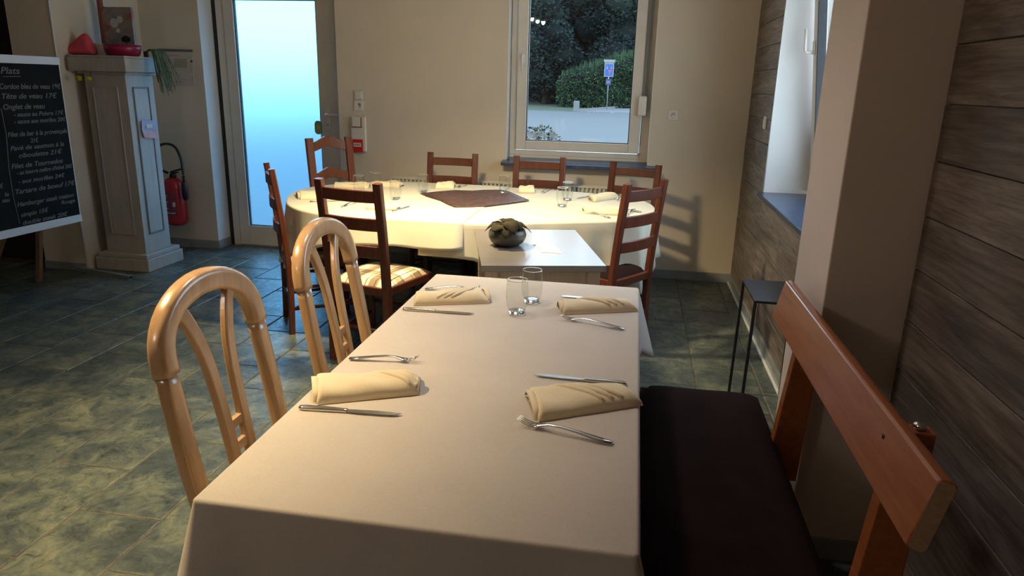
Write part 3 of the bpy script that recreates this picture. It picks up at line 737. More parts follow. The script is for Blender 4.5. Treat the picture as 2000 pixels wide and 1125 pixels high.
# ---- near rectangular table with cloth
tb = thing('dining_table', 'long rectangular dining table under a plain beige cloth', 'table', (-.35, 1.865, 0))
MB().box((-.395, -.825, .722), (.395, .825, .746)).build('tabletop', 'pale_oak_body', tb, bevel=.004)
MB().box((-.34, -.77, .66), (.34, -.75, .722)).box((-.34, .75, .66), (.34, .77, .722)).box((-.34, -.77, .66), (-.32, .77, .722)).box((.32, -.77, .66), (.34, .77, .722)).build('apron', 'pale_oak_body', tb)
for sx_ in (-1, 1):
    for sy in (-1, 1): MB().beam((sx_ * .33, sy * .76, 0), (sx_ * .33, sy * .76, .722), .045, .045, w2=.055, h2=.055).build('leg', 'pale_oak_body', tb, bevel=.003)

def cloth(path, closed, top, drop, flare, name, mat, rows=8, r=.008):
    # path: list of (x,y) CCW; top face + hanging skirt along the path
    n = len(path); vs = []; fs = []
    nor = []
    for i in range(n):
        a = path[(i - 1) % n] if closed or i > 0 else path[i]; b_ = path[(i + 1) % n] if closed or i < n - 1 else path[i]
        dx, dy = b_[0] - a[0], b_[1] - a[1]; l = math.hypot(dx, dy) or 1; nor.append((dy / l, -dx / l))
    for i, (x, y) in enumerate(path): vs.append((x - nor[i][0] * r, y - nor[i][1] * r, top))
    fs.append(tuple(range(n)))
    ring = [(r * (1 - math.cos(a)) * 0 + r * (math.sin(a) - 1) + 0, r * (math.cos(a) - 1)) for a in (PI/6, PI/3, PI/2)]
    levels = [('r', o_) for o_ in ring] + [('d', (k + 1) / rows) for k in range(rows)]
    for kind, q in levels:
        for i, (x, y) in enumerate(path):
            nx, ny = nor[i]
            if kind == 'r': vs.append((x + nx * q[0], y + ny * q[0], top + q[1]))
            else:
                d = max(drop(i) - r, .01); f = flare(i, q); vs.append((x + nx * f, y + ny * f, top - r - d * q))
    m_ = n if closed else n - 1
    for k in range(len(levels)):
        for i in range(m_):
            j = (i + 1) % n
            fs.append((k * n + i, (k + 1) * n + i, (k + 1) * n + j, k * n + j))
    me = MB().add(vs, fs, True)
    o = me.build(name, mat, None, solid=.0016)
    o.data.polygons[0].use_smooth = True
    return o
x0, x1, y0, y1 = -.757, .057, 1.032, 2.703
def round_rect_path(x0, x1, y0, y1, r, m_=5, step=.06):
    out = []
    for cx, cy, a0, ex, ey in ((x1 - r, y0 + r, -90, 0, 1), (x1 - r, y1 - r, 0, -1, 0), (x0 + r, y1 - r, 90, 0, -1), (x0 + r, y0 + r, 180, 1, 0)):
        for i in range(m_ + 1):
            a = math.radians(a0 + 90 * i / m_); out.append((cx + r * math.cos(a), cy + r * math.sin(a)))
        L_ = (y1 - y0 if ey else x1 - x0) - 2 * r; k = int(L_ / step); p = out[-1]
        for i in range(1, k): out.append((p[0] + ex * L_ * i / k, p[1] + ey * L_ * i / k))
    return out
path = round_rect_path(x0, x1, y0, y1, .012)
def cd(i):
    x, y = path[i]; return .24
def corner(i):
    x, y = path[i]; dx = min(abs(x - x0), abs(x - x1)); dy = min(abs(y - y0), abs(y - y1)); return math.exp(-((dx + dy) / .055) ** 2)
def fl_(i, q):
    x, y = path[i]; return q * (.012 + .075 * corner(i) + .006 * math.sin(x * 23 + y * 19 + 1) + .004 * math.sin(x * 51 - y * 37))
def cdrop(i):
    x, y = path[i]
    d = .255 if y < 1.2 else .235
    return d + .05 * corner(i)
tag(cloth(path, True, .753, cdrop, fl_, 'tablecloth', 'beige_cloth'), 'plain beige cloth on the long rectangular table', 'tablecloth')

# ---- oval tables
OUT = [(-1.30, 3.785), (-.897, 3.80), (-.7, 3.86), (-.5, 3.95), (-.284, 4.04), (-.066, 4.137), (.075, 4.275), (.15, 4.5), (.162, 4.7), (.125, 4.89), (.03, 5.05), (-.19, 5.18), (-.5, 5.265), (-.9, 5.305), (-1.28, 5.325),
       (-1.6, 5.31), (-1.84, 5.25), (-2.04, 5.14), (-2.20, 4.96), (-2.28, 4.78), (-2.285, 4.6), (-2.245, 4.40), (-2.16, 4.2), (-2.07, 4.05), (-1.94, 3.92), (-1.78, 3.83), (-1.56, 3.785)]
out = catmull(OUT, 5)
def clip(poly, keep_left, xc):
    return [p for p in poly if (p[0] < xc) == keep_left]
cx = sum(p[0] for p in out) / len(out); cy = sum(p[1] for p in out) / len(out)
def inset(poly, k): return [(cx + (x - cx) * k, cy + (y - cy) * k) for x, y in poly]
def half(xc, left):
    pts = [p for p in out if (p[0] < xc) == left]
    # rotate the list so that it starts just after the cut
    n = len(out); idx = [i for i, p in enumerate(out) if (p[0] < xc) == left]
    start = next(i for i in idx if (i - 1) % n not in idx)
    seq = [out[(start + k) % n] for k in range(len(idx))]
    pa, pb = out[(start - 1) % n], seq[0]; f = (xc - pa[0]) / (pb[0] - pa[0]); seq.insert(0, (xc, pa[1] + (pb[1] - pa[1]) * f))
    pa, pb = seq[-1], out[(start + len(idx)) % n]; f = (xc - pa[0]) / (pb[0] - pa[0]); seq.append((xc, pa[1] + (pb[1] - pa[1]) * f))
    return seq
for left, xc, lab, legs in ((True, -.93, 'left half of the oval table, dark wood under the overlapping cloth', [(-2.02, 4.52), (-1.22, 4.12), (-1.95, 4.95), (-1.15, 5.02)]),
                            (False, -.925, 'right half of the oval table, dark wood under the white cloth', [(-.80, 4.22), (-.12, 4.52), (-.78, 5.02), (-.2, 4.92)])):
    t_ = thing('oval_table', lab, 'table', (-1.5 if left else -.4, 4.55, 0), group='two table halves pushed together')
    ox = t_.location.x
    hp = [(cx + (x - cx) * .985 - ox if abs(x - xc) > 1e-4 else x - ox, cy + (y - cy) * .985 - 4.55) for x, y in half(xc, left)]
    MB().prism(hp, .72, .742).build('tabletop', 'dark_wood', t_)
    for lx, ly in legs:
        mb = MB(); r_ = .030; hgt = .66
        mb.lathe([(r_*.7, 0), (r_*1.1, .04), (r_*.6, .09), (r_*1.25, .22), (r_*1.3, .30), (r_*.7, .44), (r_*.65, .50), (r_*1.15, .54), (r_*.8, .56)], 14, (lx - ox, ly - 4.55, 0))
        mb.box((lx - ox - r_, ly - 4.55 - r_, .56), (lx - ox + r_, ly - 4.55 + r_, .72)); mb.build('leg', 'black_wood', t_)
    xs = [l[0] - ox for l in legs]; ys = [l[1] - 4.55 for l in legs]
    mb = MB()
    for i, j in ((0, 1), (2, 3), (0, 2), (1, 3)): mb.beam((xs[i], ys[i], .67), (xs[j], ys[j], .67), .02, .09, side=(0, 0, 1), w2=.02, h2=.09) if False else mb.beam((xs[i], ys[i], .675), (xs[j], ys[j], .675), .09, .02, side=(0, 0, 1))
    mb.build('apron', 'black_wood', t_)
def oval_cloth(xc, left, top, rect, near, name, label, cap, amp, inner=None, base=.014):
    p_ = half(xc, left)
    if not left and inner:
        p_ = half(inner, False)
    rx0, rx1, ry0, ry1 = rect
    n = len(p_); nor = []
    for i in range(n):
        a, b_ = p_[max(i - 1, 0)], p_[min(i + 1, n - 1)]; dx, dy = b_[0] - a[0], b_[1] - a[1]; l = math.hypot(dx, dy); nor.append((dy / l, -dx / l))
    dr_ = []
    for i in range(n):
        x, y = p_[i]; nx, ny = nor[i]; ts = []
        if nx > .05: ts.append((rx1 - x) / nx)
        if nx < -.05: ts.append((rx0 - x) / nx)
        if ny > .05: ts.append((ry1 - y) / ny)
        if ny < -.05: ts.append((ry0 - y) / ny)
        dr_.append(max(near, min(cap, min(ts))))
    for _ in range(2): dr_ = [dr_[0]] + [(dr_[i-1] + 2 * dr_[i] + dr_[i+1]) / 4 for i in range(1, n - 1)] + [dr_[-1]]
    cum = [0]
    for i in range(1, n): cum.append(cum[-1] + math.hypot(p_[i][0] - p_[i-1][0], p_[i][1] - p_[i-1][1]))
    def fl2(i, q):
        k = min(1, max(0, (dr_[i] - near) / .12))
        return q * (base + .012 * k) + q * (amp * k + .004) * math.sin(cum[i] * 34) + q * q * .006 * math.sin(cum[i] * 77 + 1)
    o = cloth(p_, False, top, lambda i: dr_[i] + .004 * math.sin(cum[i] * 15), fl2, name, 'white_cloth', rows=9, r=.012)
    return tag(o, label, 'tablecloth', 'white cloths on the oval table')
# rightmost first: its left edge is hidden under the other cloth
oval_cloth(-1.16, False, .7485, (-1.2, .165 + .30, 3.60, 5.50), .19, 'tablecloth', 'white cloth on the right end of the oval table, hanging in deep folds', .50, .026, inner=-1.16)
oval_cloth(-.905, True, .7525, (-2.55, -.9, 3.635, 5.50), .148, 'tablecloth', 'white cloth lying on top over the left part of the oval table', .38, .012, base=.040)
# runner
RUN = [(-1.438, 4.733), (-1.34, 4.60), (-1.223, 4.479), (-1.15, 4.36), (-1.071, 4.259), (-.98, 4.30), (-.891, 4.358), (-.78, 4.50), (-.662, 4.668), (-.78, 4.88), (-.86, 5.02), (-.93, 5.085), (-1.05, 5.05), (-1.12, 4.98), (-1.25, 4.955), (-1.35, 4.85)]
poly = [(x, y) for x, y in RUN][::-1]
mb = MB(); rc = (-1.05, 4.68); rings = 7; vs = [(rc[0], rc[1], .7565)]
N_ = len(RUN)
for k in range(1, rings + 1):
    for i, (x, y) in enumerate(RUN):
        f = k / rings; px, py = rc[0] + (x - rc[0]) * f, rc[1] + (y - rc[1]) * f
        vs.append((px, py, .7565 + .0035 * (math.sin(px * 21 + py * 13) * .5 + .5) * (.4 + .6 * f)))
fs = [(0, 1 + i, 1 + (i + 1) % N_) for i in range(N_)] + [(1 + (k - 1) * N_ + i, 1 + k * N_ + i, 1 + k * N_ + (i + 1) % N_, 1 + (k - 1) * N_ + (i + 1) % N_) for k in range(1, rings) for i in range(N_)]
tag(MB().add(vs, fs, True).build('table_runner', 'runner_cloth', solid=.0015), 'dark brown patterned square cloth in the middle of the oval table', 'runner')

# ---- small pale side table between the two
ang = math.radians(14.7)
st = thing('small_table', 'small pale wood table with a bowl standing on it', 'table', (-.445, 3.34, 0), ang)
MB().box((-.272, -.395, .722), (.272, .395, .75)).build('tabletop', 'pale_oak', st, bevel=.002)
MB().box((-.235, -.345, .60), (.235, -.325, .722)).box((-.235, .325, .60), (.235, .345, .722)).box((-.235, -.325, .60), (-.215, .325, .722)).box((.215, -.325, .60), (.235, .325, .722)).build('apron', 'pale_oak_body', st)
for a in (-1, 1):
    for b__ in (-1, 1): MB().box((a * .225 - .028, b__ * .335 - .028, 0), (a * .225 + .028, b__ * .335 + .028, .722)).build('leg', 'pale_oak_body', st, bevel=.003)
bw = thing('plant_bowl', 'round dark metallic bowl with a drooping dark-leaved plant', 'plant', (-.573, 3.318, .75))
MB().lathe([(.045, 0), (.058, .003), (.078, .018), (.090, .040), (.092, .058), (.084, .076), (.076, .083), (.071, .081), (.078, .06), (.03, .05)], 36).build('bowl', 'bowl_glaze', bw)
MB().lathe([(.0745, .066), (.05, .074), (.012, .078)], 20).build('soil', 'soil', bw)
rnd = random.Random(3)
def leaf_mesh(L_, W_, droop):
    mb = MB(); n = 8; vs = []
    for i in range(n + 1):
        f = i / n; w = W_ * math.sin(PI * min(1, f * .93 + .05)) ** .8 * (1 - f * .25)
        x = L_ * (f - .12 * f * f); z = L_ * (.55 * f - droop * f * f)
        for s_, dz in ((-1, -.10), (-.5, .02), (0, -.04), (.5, .02), (1, -.10)): vs.append((x, s_ * w, z + dz * w * 1.5 + .002 * math.sin(f * 17 + s_ * 4)))
    fs = [(i*5 + j, i*5 + j + 1, (i+1)*5 + j + 1, (i+1)*5 + j) for i in range(n) for j in range(4)]
    return mb.add(vs, fs, True)
for k in range(12):
    a = k * 2.4; L_ = rnd.uniform(.085, .12)
    leaf_mesh(L_, rnd.uniform(.034, .046), rnd.uniform(.55, 1.0)).build('leaf', 'leaf_dark', bw, loc=(math.cos(a) * .012, math.sin(a) * .012, .085 + rnd.uniform(0, .03)), rot=(rnd.uniform(-.3, .3), 0, a), solid=.0008)
for k in range(5): MB().tube([(0, 0, .07), (.01 * math.cos(k), .01 * math.sin(k), .12)], .0025, 5).build('stem', 'leaf_dark', bw)
pk = [(-.455, 3.355), (-.44, 3.31), (-.425, 3.262), (-.408, 3.215)]
for i, (px, py) in enumerate(pk):
    mb = MB(); n = 9; vs = []; L_ = .112; w = .0150
    for j in range(n + 1):
        f = j / n; y_ = .004 * math.sin(f * 5 + i * 1.9) ; hz = .005 if 0 < j < n else .0008
        vs += [(f * L_, y_ - w, .0003), (f * L_, y_ + w, .0003), (f * L_, y_ + w * .5, hz), (f * L_, y_ - w * .5, hz)]
    fs = [(j*4 + a, j*4 + (a+1) % 4, (j+1)*4 + (a+1) % 4, (j+1)*4 + a) for j in range(n) for a in range(4)] + [(0, 1, 2, 3), tuple(n*4 + a for a in (3, 2, 1, 0))]
    o = mb.add(vs, fs).build('paper_sachet', 'sachet_white', loc=(px, py, .7502), rot=.12)
    nm = ['white paper sachet farthest from the viewer on the small pale table', 'white paper sachet second from the far end of its row', 'white paper sachet third from the far end of its row', 'white paper sachet nearest to the viewer on the small pale table'][i]
    tag(o, nm, 'sachet', 'flat white sachets beside the bowl')

# ---- bench
bn = thing('wooden_bench', 'orange brown wooden bench with a sloping back board', 'bench', (.30, 1.72, 0))
def BL(x, y, z): return (x - .30, y - 1.72, z)
MB().box(BL(.09, .92, .385), BL(.50, 2.50, .418)).build('seat_board', 'bench_wood', bn, bevel=.004)
MB().box(BL(.12, 1.0, .31), BL(.14, 2.42, .385)).box(BL(.46, 1.0, .31), BL(.48, 2.42, .385)).build('seat_rail', 'bench_wood', bn)
for yy in (1.0, 2.36):
    for xx in (.13, .45): MB().box(BL(xx, yy, 0), BL(xx + .05, yy + .05, .385)).build('leg', 'bench_wood', bn, bevel=.003)
# seat pad: top at .46
n = 12; vs = []; ny_ = 30
for j in range(ny_ + 1):
    for i in range(n + 1):
        u, v = i / n * 2 - 1, j / ny_ * 2 - 1
        k = (1 - abs(u) ** 8) ** .5 * (1 - abs(v) ** 14) ** .5
        vs.append((.297 + u * .213, 1.71 + v * .805, .418 + .046 * k + .0015 * math.sin(v * 19 + u * 5) * k))
fs = [(j*(n+1) + i, j*(n+1) + i + 1, (j+1)*(n+1) + i + 1, (j+1)*(n+1) + i) for j in range(ny_) for i in range(n)]
o = MB().add(vs, fs, True).add([(.086, .905, .4181), (.509, .905, .4181), (.509, 2.515, .4181), (.086, 2.515, .4181)], [(0, 1, 2, 3)]).build('seat_cushion', 'seat_brown')
o.name = 'bench_cushion'; tag(o, 'long dark brown seat cushion lying on the bench', 'cushion')
# back board: tilted, with rounded edges and end grain
ya, yb_ = 1.125, 2.385
prof = [(-.062, -.017), (.062, -.017), (.068, -.012), (.070, 0), (.068, .012), (.062, .017), (-.062, .017), (-.068, .012), (-.07, 0), (-.068, -.012)]
vs = []; tl2 = math.radians(13)
for y_ in (ya, yb_):
    for a, b__ in prof:   # a along the board height, b its thickness
        x = .525 + a * math.sin(tl2) + b__ * math.cos(tl2); z = .832 + a * math.cos(tl2) - b__ * math.sin(tl2); vs.append(BL(x, y_, z))
n = len(prof)
fs = [(i, (i + 1) % n, n + (i + 1) % n, n + i) for i in range(n)] + [tuple(range(n - 1, -1, -1)), tuple(range(n, 2 * n))]
bb = MB().add(vs, fs).build('back_board', 'bench_wood', bn, bevel=.004, seg=2)
vs2 = [(v[0] * 1, v[1] - .0006, v[2]) for v in vs[:n]]
cxv = sum(v[0] for v in vs2) / n; czv = sum(v[2] for v in vs2) / n
vs2 = [(cxv + (v[0] - cxv) * .9, v[1], czv + (v[2] - czv) * .97) for v in vs2]
e_ = MB().add(vs2 + [(v[0], v[1] + .0005, v[2]) for v in vs2], [tuple(range(n - 1, -1, -1)), tuple(range(n, 2*n))] + [(i, (i + 1) % n, n + (i + 1) % n, n + i) for i in range(n)]).build('end_grain', 'bench_end_grain', bb)
e_['label'] = 'paler sawn end of the back board'
MB().lathe([(.0055, 0), (.0055, .002)], 12).build('screw_plug', 'black_wood', bb, loc=BL(.5155, 1.35, .862), rot=(0, -PI/2, 0))
for yy, top in ((1.33, .885), (2.145, .80)):
    mb = MB().add([BL(.485, yy, .30), BL(.585, yy, .30), BL(.600, yy, top), BL(.535, yy, top), BL(.485, yy + .042, .30), BL(.585, yy + .042, .30), BL(.600, yy + .042, top), BL(.535, yy + .042, top)],
                  [(0, 1, 2, 3), (7, 6, 5, 4), (0, 4, 5, 1), (1, 5, 6, 2), (2, 6, 7, 3), (3, 7, 4, 0)])
    mb.box(BL(.49, yy, 0), BL(.56, yy + .042, .31))
    p_ = mb.build('back_post', 'bench_wood', bn, bevel=.003)
MB().lathe([(.012, 0), (.012, .010), (.007, .014)], 14).build('bolt', 'chrome', bn, loc=BL(.575, 1.35, .885))

# ---- black metal side table
sd = thing('metal_side_table', 'black metal side table with thin legs against the boarded wall', 'table', (.70, 3.36, 0))
zt = .60
MB().box((-.125, -.19, zt - .012), (.125, .19, zt)).build('tabletop', 'black_metal', sd, bevel=.0015)
for a in (-1, 1):
    for c in (-1, 1): MB().beam((a * .119 - .012 * (a < 0) , c * .184 - .02, 0), (a * .119, c * .184, zt - .012), .013, .013).build('leg', 'black_metal', sd)

# ---- radiator
rd = thing('radiator', 'white ribbed radiator below the window, behind the oval table', 'radiator', (-1.02, 5.69, .022))
MB().box((-.95, -.01, .14), (.95, .03, .70)).build('panel', 'heater_white', rd, bevel=.004)
rib = None
for k in range(57):
    x = -.945 + k * 1.89 / 56
    if rib is None:
        rib = MB().box((-.009, -.032, 0), (.009, -.0095, .575)).build('rib', 'heater_white', rd, bevel=.004, seg=1, loc=(x, 0, .135))
    else:
        c = rib.copy(); C.objects.link(c); c.location = (x, 0, .135)
MB().box((-.95, -.034, .70), (.95, -.026, .712)).box((-.95, .026, .70), (.95, .034, .712)).build('top_rail', 'heater_white', rd)
for s in (-.8, .8): MB().box((s - .015, .03, .2), (s + .015, .069, .65)).build('bracket', 'heater_white', rd)
MB().tube([(.9, .01, .14), (.9, .01, .0)], .009, 8).build('pipe', 'heater_white', rd)

# ================================================================== TABLEWARE
def lerp(a, b, t_): return a + (b - a) * t_
def napkin(A, B, Cc, D, z, h, label, group, pleat0=.30, roll='left', lean=1, mat='napkin_cloth'):
    # quad A(left far) B(left near) C(right near) D(right far): a folded pouch with three slanting pleats
    nu, nv = 40, 20
    cxm = (A[0] + B[0] + Cc[0] + D[0]) / 4; cym = (A[1] + B[1] + Cc[1] + D[1]) / 4
    def P(u, v):
        x = lerp(lerp(B[0], Cc[0], u), lerp(A[0], D[0], u), v); y = lerp(lerp(B[1], Cc[1], u), lerp(A[1], D[1], u), v); return x - cxm, y - cym
    rnd = random.Random(hash(label) % 1000 if False else len(label) * 7)
    vs = []
    for i in range(nu + 1):
        for j in range(nv + 1):
            u, v = i / nu, j / nv
            x, y = P(u, v)
            edge = (1 - abs(2 * v - 1) ** 3.2) ** .55 if abs(2*v-1) < 1 else 0
            eu = min(1, u / .03) ** .5; ev = min(1, (1 - u) / .12) ** .5
            zz = h * edge * (.25 + .75 * eu) * (.3 + .7 * ev)
            zz += h * .05 * math.sin(u * 13 + v * 7 + len(label)) * edge
            vs.append((x, y, zz))
    nn = nv + 1
    fs = [(i*nn + j, (i+1)*nn + j, (i+1)*nn + j + 1, i*nn + j + 1) for i in range(nu) for j in range(nv)]
    k0 = len(vs)
    vs += [(P(0, 0)[0], P(0, 0)[1], 0), (P(1, 0)[0], P(1, 0)[1], 0), (P(1, 1)[0], P(1, 1)[1], 0), (P(0, 1)[0], P(0, 1)[1], 0)]
    t_ = thing('napkin', label, 'napkin', (cxm, cym, z), 0, group)
    MB().add(vs, fs, True).add(vs[k0:], [(0, 3, 2, 1)]).build('folded_cloth', mat, t_, solid=.0012)
    def SF(u, v):
        edge = max(0, 1 - abs(2 * v - 1) ** 3.2) ** .55; eu = min(1, max(0, u) / .03) ** .5; ev = min(1, max(0, 1 - u) / .12) ** .5
        return h * edge * (.25 + .75 * eu) * (.3 + .7 * ev)
    for k in range(3):
        pts = []; sc = []
        for i in range(13):
            f = i / 12; v = lerp(.93, .10, f) if lean < 0 else lerp(.10, .93, f)
            u = pleat0 + k * .095 + .40 * f + .05 * math.sin(f * PI)
            u = min(u, .97)
            x, y = P(u, v); pts.append((x, y, SF(u, v) + .0012)); w = math.sin(PI * (f * .9 + .06)) ** .6; sc.append((w, .45 + .55 * w))
        MB().sweep(pts, [(-.0095, -.003), (.0095, -.004), (.0105, .0005), (.006, .0042), (-.002, .0050), (-.008, .0022)], up=(0, 0, 1), scales=sc).build('pleat', mat, t_)
    # rolled layers at the open end
    u = 0 if roll == 'left' else 1
    for q, (kk, dd) in enumerate(((.92, .000), (.66, .0035), (.38, .007))):
        pts = []
        a0, a1 = P(u, .5 - .46 * kk), P(u, .5 + .46 * kk)
        out_d = P(-.035 if u == 0 else 1.035, .5); ox, oy = (out_d[0] - P(u, .5)[0]) * (1 - q * .25), (out_d[1] - P(u, .5)[1]) * (1 - q * .25)
        nseg = 12; vv = []
        for i in range(nseg + 1):
            f = i / nseg; x = lerp(a0[0], a1[0], f); y = lerp(a0[1], a1[1], f); zz = h * .94 * kk * (1 - abs(2*f - 1) ** 2.6) ** .5 + .0012
            vv += [(x + ox, y + oy, zz), (x + ox, y + oy, max(.0006, zz - .0022 - h * .10)), (x - ox, y - oy, zz)]
        ff = []
        for i in range(nseg):
            a = i * 3; ff += [(a, a + 3, a + 4, a + 1), (a + 2, a + 5, a + 3, a)]
        MB().add(vv, ff, True).build('fold', mat, t_, solid=.001)
    return t_
ZT = .7545
NG = 'folded napkins on the rectangular table'
napkin((-.768, 1.588), (-.700, 1.452), (-.482, 1.560), (-.505, 1.655), ZT, .034, 'yellowish folded napkin on the lamp-lit side of the beige table', NG, .52, 'left', -1)
napkin((-.222, 1.632), (-.172, 1.478), (.066, 1.622), (.018, 1.712), ZT, .032, 'folded napkin with a gaping end, nearest the camera on the bench side', NG, .22, 'left', -1)
napkin((-.735, 2.345), (-.713, 2.258), (-.462, 2.350), (-.515, 2.470), ZT, .034, 'folded napkin with three raised pleats, at the far end on the pale chairs side', NG, .30, 'right', 1)
napkin((-.222, 2.385), (-.198, 2.285), (.054, 2.385), (.018, 2.462), ZT, .034, 'folded napkin with an open rolled end, at the far end on the bench side', NG, .22, 'left', -1)

def fork(L_=.205):
    mb = MB()
    hz = [(0, .0025, .0075), (.03, .0045, .0095), (.07, .010, .006), (.11, .0135, .0045), (.135, .0125, .0045), (.148, .0085, .008), (.158, .0055, .0115), (.168, .0045, .0125)]
    sc = L_ / .205; vs = []
    for x, z, w in hz: vs += [(x * sc, -w, z), (x * sc, w, z), (x * sc, w * .9, z + .0022), (x * sc, -w * .9, z + .0022)]
    n = len(hz) - 1
    fs = [(i*4 + a, i*4 + (a+1) % 4, (i+1)*4 + (a+1) % 4, (i+1)*4 + a) for i in range(n) for a in range(4)] + [(0, 1, 2, 3), tuple(n*4 + a for a in (3, 2, 1, 0))]
    mb.add(vs, fs, True)
    tn = MB()
    for k in range(4):
        y = (k - 1.5) * .0066
        tn.sweep([(.166 * sc, y, .0052), (.178 * sc, y, .0058), (.190 * sc, y, .0095), (.205 * sc, y, .0175)], rrect(.0030, .0020, .0006, 1), smooth=True, scales=[1, 1, .9, .45])
    return mb, tn
def knife(L_=.22):
    mb = MB(); sc = L_ / .22; vs = []
    st_ = [(0, .0068, .0035), (.01, .0085, .004), (.05, .0085, .004), (.095, .0060, .0035), (.103, .0075, .0035)]
    for x, w, h_ in st_: vs += [(x*sc, -w, 0), (x*sc, w, 0), (x*sc, w*.8, h_*2), (x*sc, -w*.8, h_*2)]
    n = len(st_) - 1
    fs = [(i*4 + a, i*4 + (a+1) % 4, (i+1)*4 + (a+1) % 4, (i+1)*4 + a) for i in range(n) for a in range(4)] + [(0, 1, 2, 3), tuple(n*4 + a for a in (3, 2, 1, 0))]
    mb.add(vs, fs, True)
    bl = MB(); pts = [(.103, -.006), (.125, -.0085), (.19, -.0085), (.207, -.006), (.219, .003), (.20, .0075), (.15, .0085), (.103, .006)]
    bl.prism([(x * sc, y) for x, y in pts], .0025, .0040)
    return mb, bl
FK = thing('fork', '', 'fork'); a_, b_ = fork(); a_.build('handle', 'cutlery_steel', FK); b_.build('tines', 'cutlery_steel', FK)
KN = thing('knife', '', 'knife'); a_, b_ = knife(); a_.build('handle', 'cutlery_steel', KN, bevel=.0008, seg=1); b_.build('blade', 'cutlery_steel', KN, bevel=.0005, seg=1)
used = {}
def cut(proto_, p, q, label, group, z=ZT, base=None, flip=0):
    o = proto_ if proto_ not in used else copy_tree(proto_); used[proto_] = 1
    base = base or (.205 if proto_ is FK else .22)
    L_ = math.hypot(q[0] - p[0], q[1] - p[1]); k = min(1.12, max(.85, L_ / base))
    o.location = (p[0], p[1], z + (.0002)); o.rotation_euler = (0, 0, math.atan2(q[1] - p[1], q[0] - p[0])); o.scale = (k, 1, 1)
    o['label'] = label; o['group'] = group
    return o
CG = 'cutlery on the rectangular table'
cut(FK, (-.737, 1.742), (-.545, 1.768), 'fork with raised tines beyond the yellowish napkin on the beige table', CG)
cut(FK, (-.002, 1.409), (-.218, 1.462), 'fork on the beige table closest to the camera, handle toward the bench', CG)
cut(FK, (-.732, 2.462), (-.53, 2.50), 'fork half hidden behind the far napkin on the pale chairs side', CG)
cut(FK, (.009, 2.177), (-.205, 2.245), 'fork in front of the far napkin on the bench side', CG)
cut(KN, (-.732, 1.426), (-.485, 1.442), 'knife in front of the yellowish napkin on the beige table', CG)
cut(KN, (.024, 1.738), (-.231, 1.746), 'knife beyond the gaping napkin on the bench side', CG)
cut(KN, (-.734, 2.207), (-.487, 2.214), 'knife in front of the napkin with three raised pleats', CG)
cut(KN, (.0, 2.484), (-.228, 2.497), 'bright knife behind the far napkin on the bench side', CG)

GL = thing('tumbler', '', 'glass')
out_p = [(.0255, 0), (.0285, .004), (.0345, .030), (.0375, .060), (.0370, .085), (.0345, .118)]
wall = [(.0245, .010), (.0335, .032), (.0365, .060), (.0360, .085), (.0337, .118)]
MB().lathe([(.0280, .012), (.0345, .030), (.0378, .060), (.0372, .085), (.0345, .1185)], 32, cap=False).build('bowl', 'tumbler_glass', GL)
MB().lathe([(.0240, .0), (.0268, .002), (.0282, .012), (.020, .0125), (.002, .0128)], 28).build('base', 'glass_base', GL)
rimpts = [(.0343 * math.cos(2*PI*i/32), .0343 * math.sin(2*PI*i/32), .1185) for i in range(33)]
MB().tube(rimpts, .0013, 6).build('rim', 'glass_base', GL)
def glass(x, y, label, group, z=ZT, s=1):
    o = GL if GL not in used else copy_tree(GL); used[GL] = 1
    o.location = (x, y, z); o['label'] = label; o['group'] = group; o.scale = (s, s, s)
glass(-.352, 2.262, 'empty tumbler on the beige table, the one closer to the camera', 'tumblers on the rectangular table')
glass(-.322, 2.405, 'empty tumbler on the beige table, overlapped by the closer one', 'tumblers on the rectangular table')
OG = 'tumblers on the oval table'; ZO = .7535; ZR = .7508
for x, y, lab, z in ((-1.516, 4.449, 'empty tumbler on the oval table just right of the plaid-seat chair', ZO),
                  (-1.781, 4.80, 'empty tumbler on the oval table, right one of the pair beside a yellow lit napkin', ZO),
                  (-1.835, 4.62, 'empty tumbler on the oval table, left one of the pair by the wavy-back chair', ZO),
                  (-1.440, 4.82, 'empty tumbler at the left tip of the dark runner', ZO),
                  (-.875, 4.905, 'empty tumbler at the far right edge of the dark runner', .7600),
                  (-.43, 4.532, 'empty tumbler on the right half of the oval table, closer one of the pair', ZR),
                  (-.422, 4.80, 'empty tumbler on the right half of the oval table, farther one of the pair', ZR)):
    glass(x, y, lab, OG, z, 1.03)
NO = 'folded napkins on the oval table'
napkin((-2.205, 4.45), (-2.09, 4.25), (-1.86, 4.36), (-1.93, 4.52), ZO, .035, 'folded napkin at the left end of the oval table', NO, .4, 'left', -1)
napkin((-2.125, 4.90), (-2.10, 4.80), (-1.865, 4.85), (-1.88, 4.95), ZO, .035, 'yellow lit napkin near the wavy-back chair', NO, .5, 'right', 1)
napkin((-1.86, 5.03), (-1.87, 4.92), (-1.66, 4.95), (-1.66, 5.07), ZO, .038, 'napkin behind the pair of tumblers on the oval table', NO, .4, 'left', -1)
napkin((-1.555, 4.12), (-1.56, 4.03), (-1.38, 4.05), (-1.38, 4.14), ZO, .032, 'napkin partly covered by the post of the plaid-seat chair', NO, .5, 'left', -1)
napkin((-1.41, 5.15), (-1.405, 5.0), (-1.28, 5.04), (-1.30, 5.18), ZO, .040, 'bunched napkin in front of the chair left of the window', NO, .35, 'right', 1)
napkin((-.81, 5.16), (-.79, 5.03), (-.68, 5.06), (-.70, 5.18), ZR, .040, 'bunched napkin in front of the chair under the window sill', NO, .35, 'left', 1)
napkin((-.285, 4.90), (-.235, 4.79), (-.075, 5.02), (-.135, 5.10), ZR, .035, 'folded napkin at the far right of the oval table', NO, .3, 'left', -1)
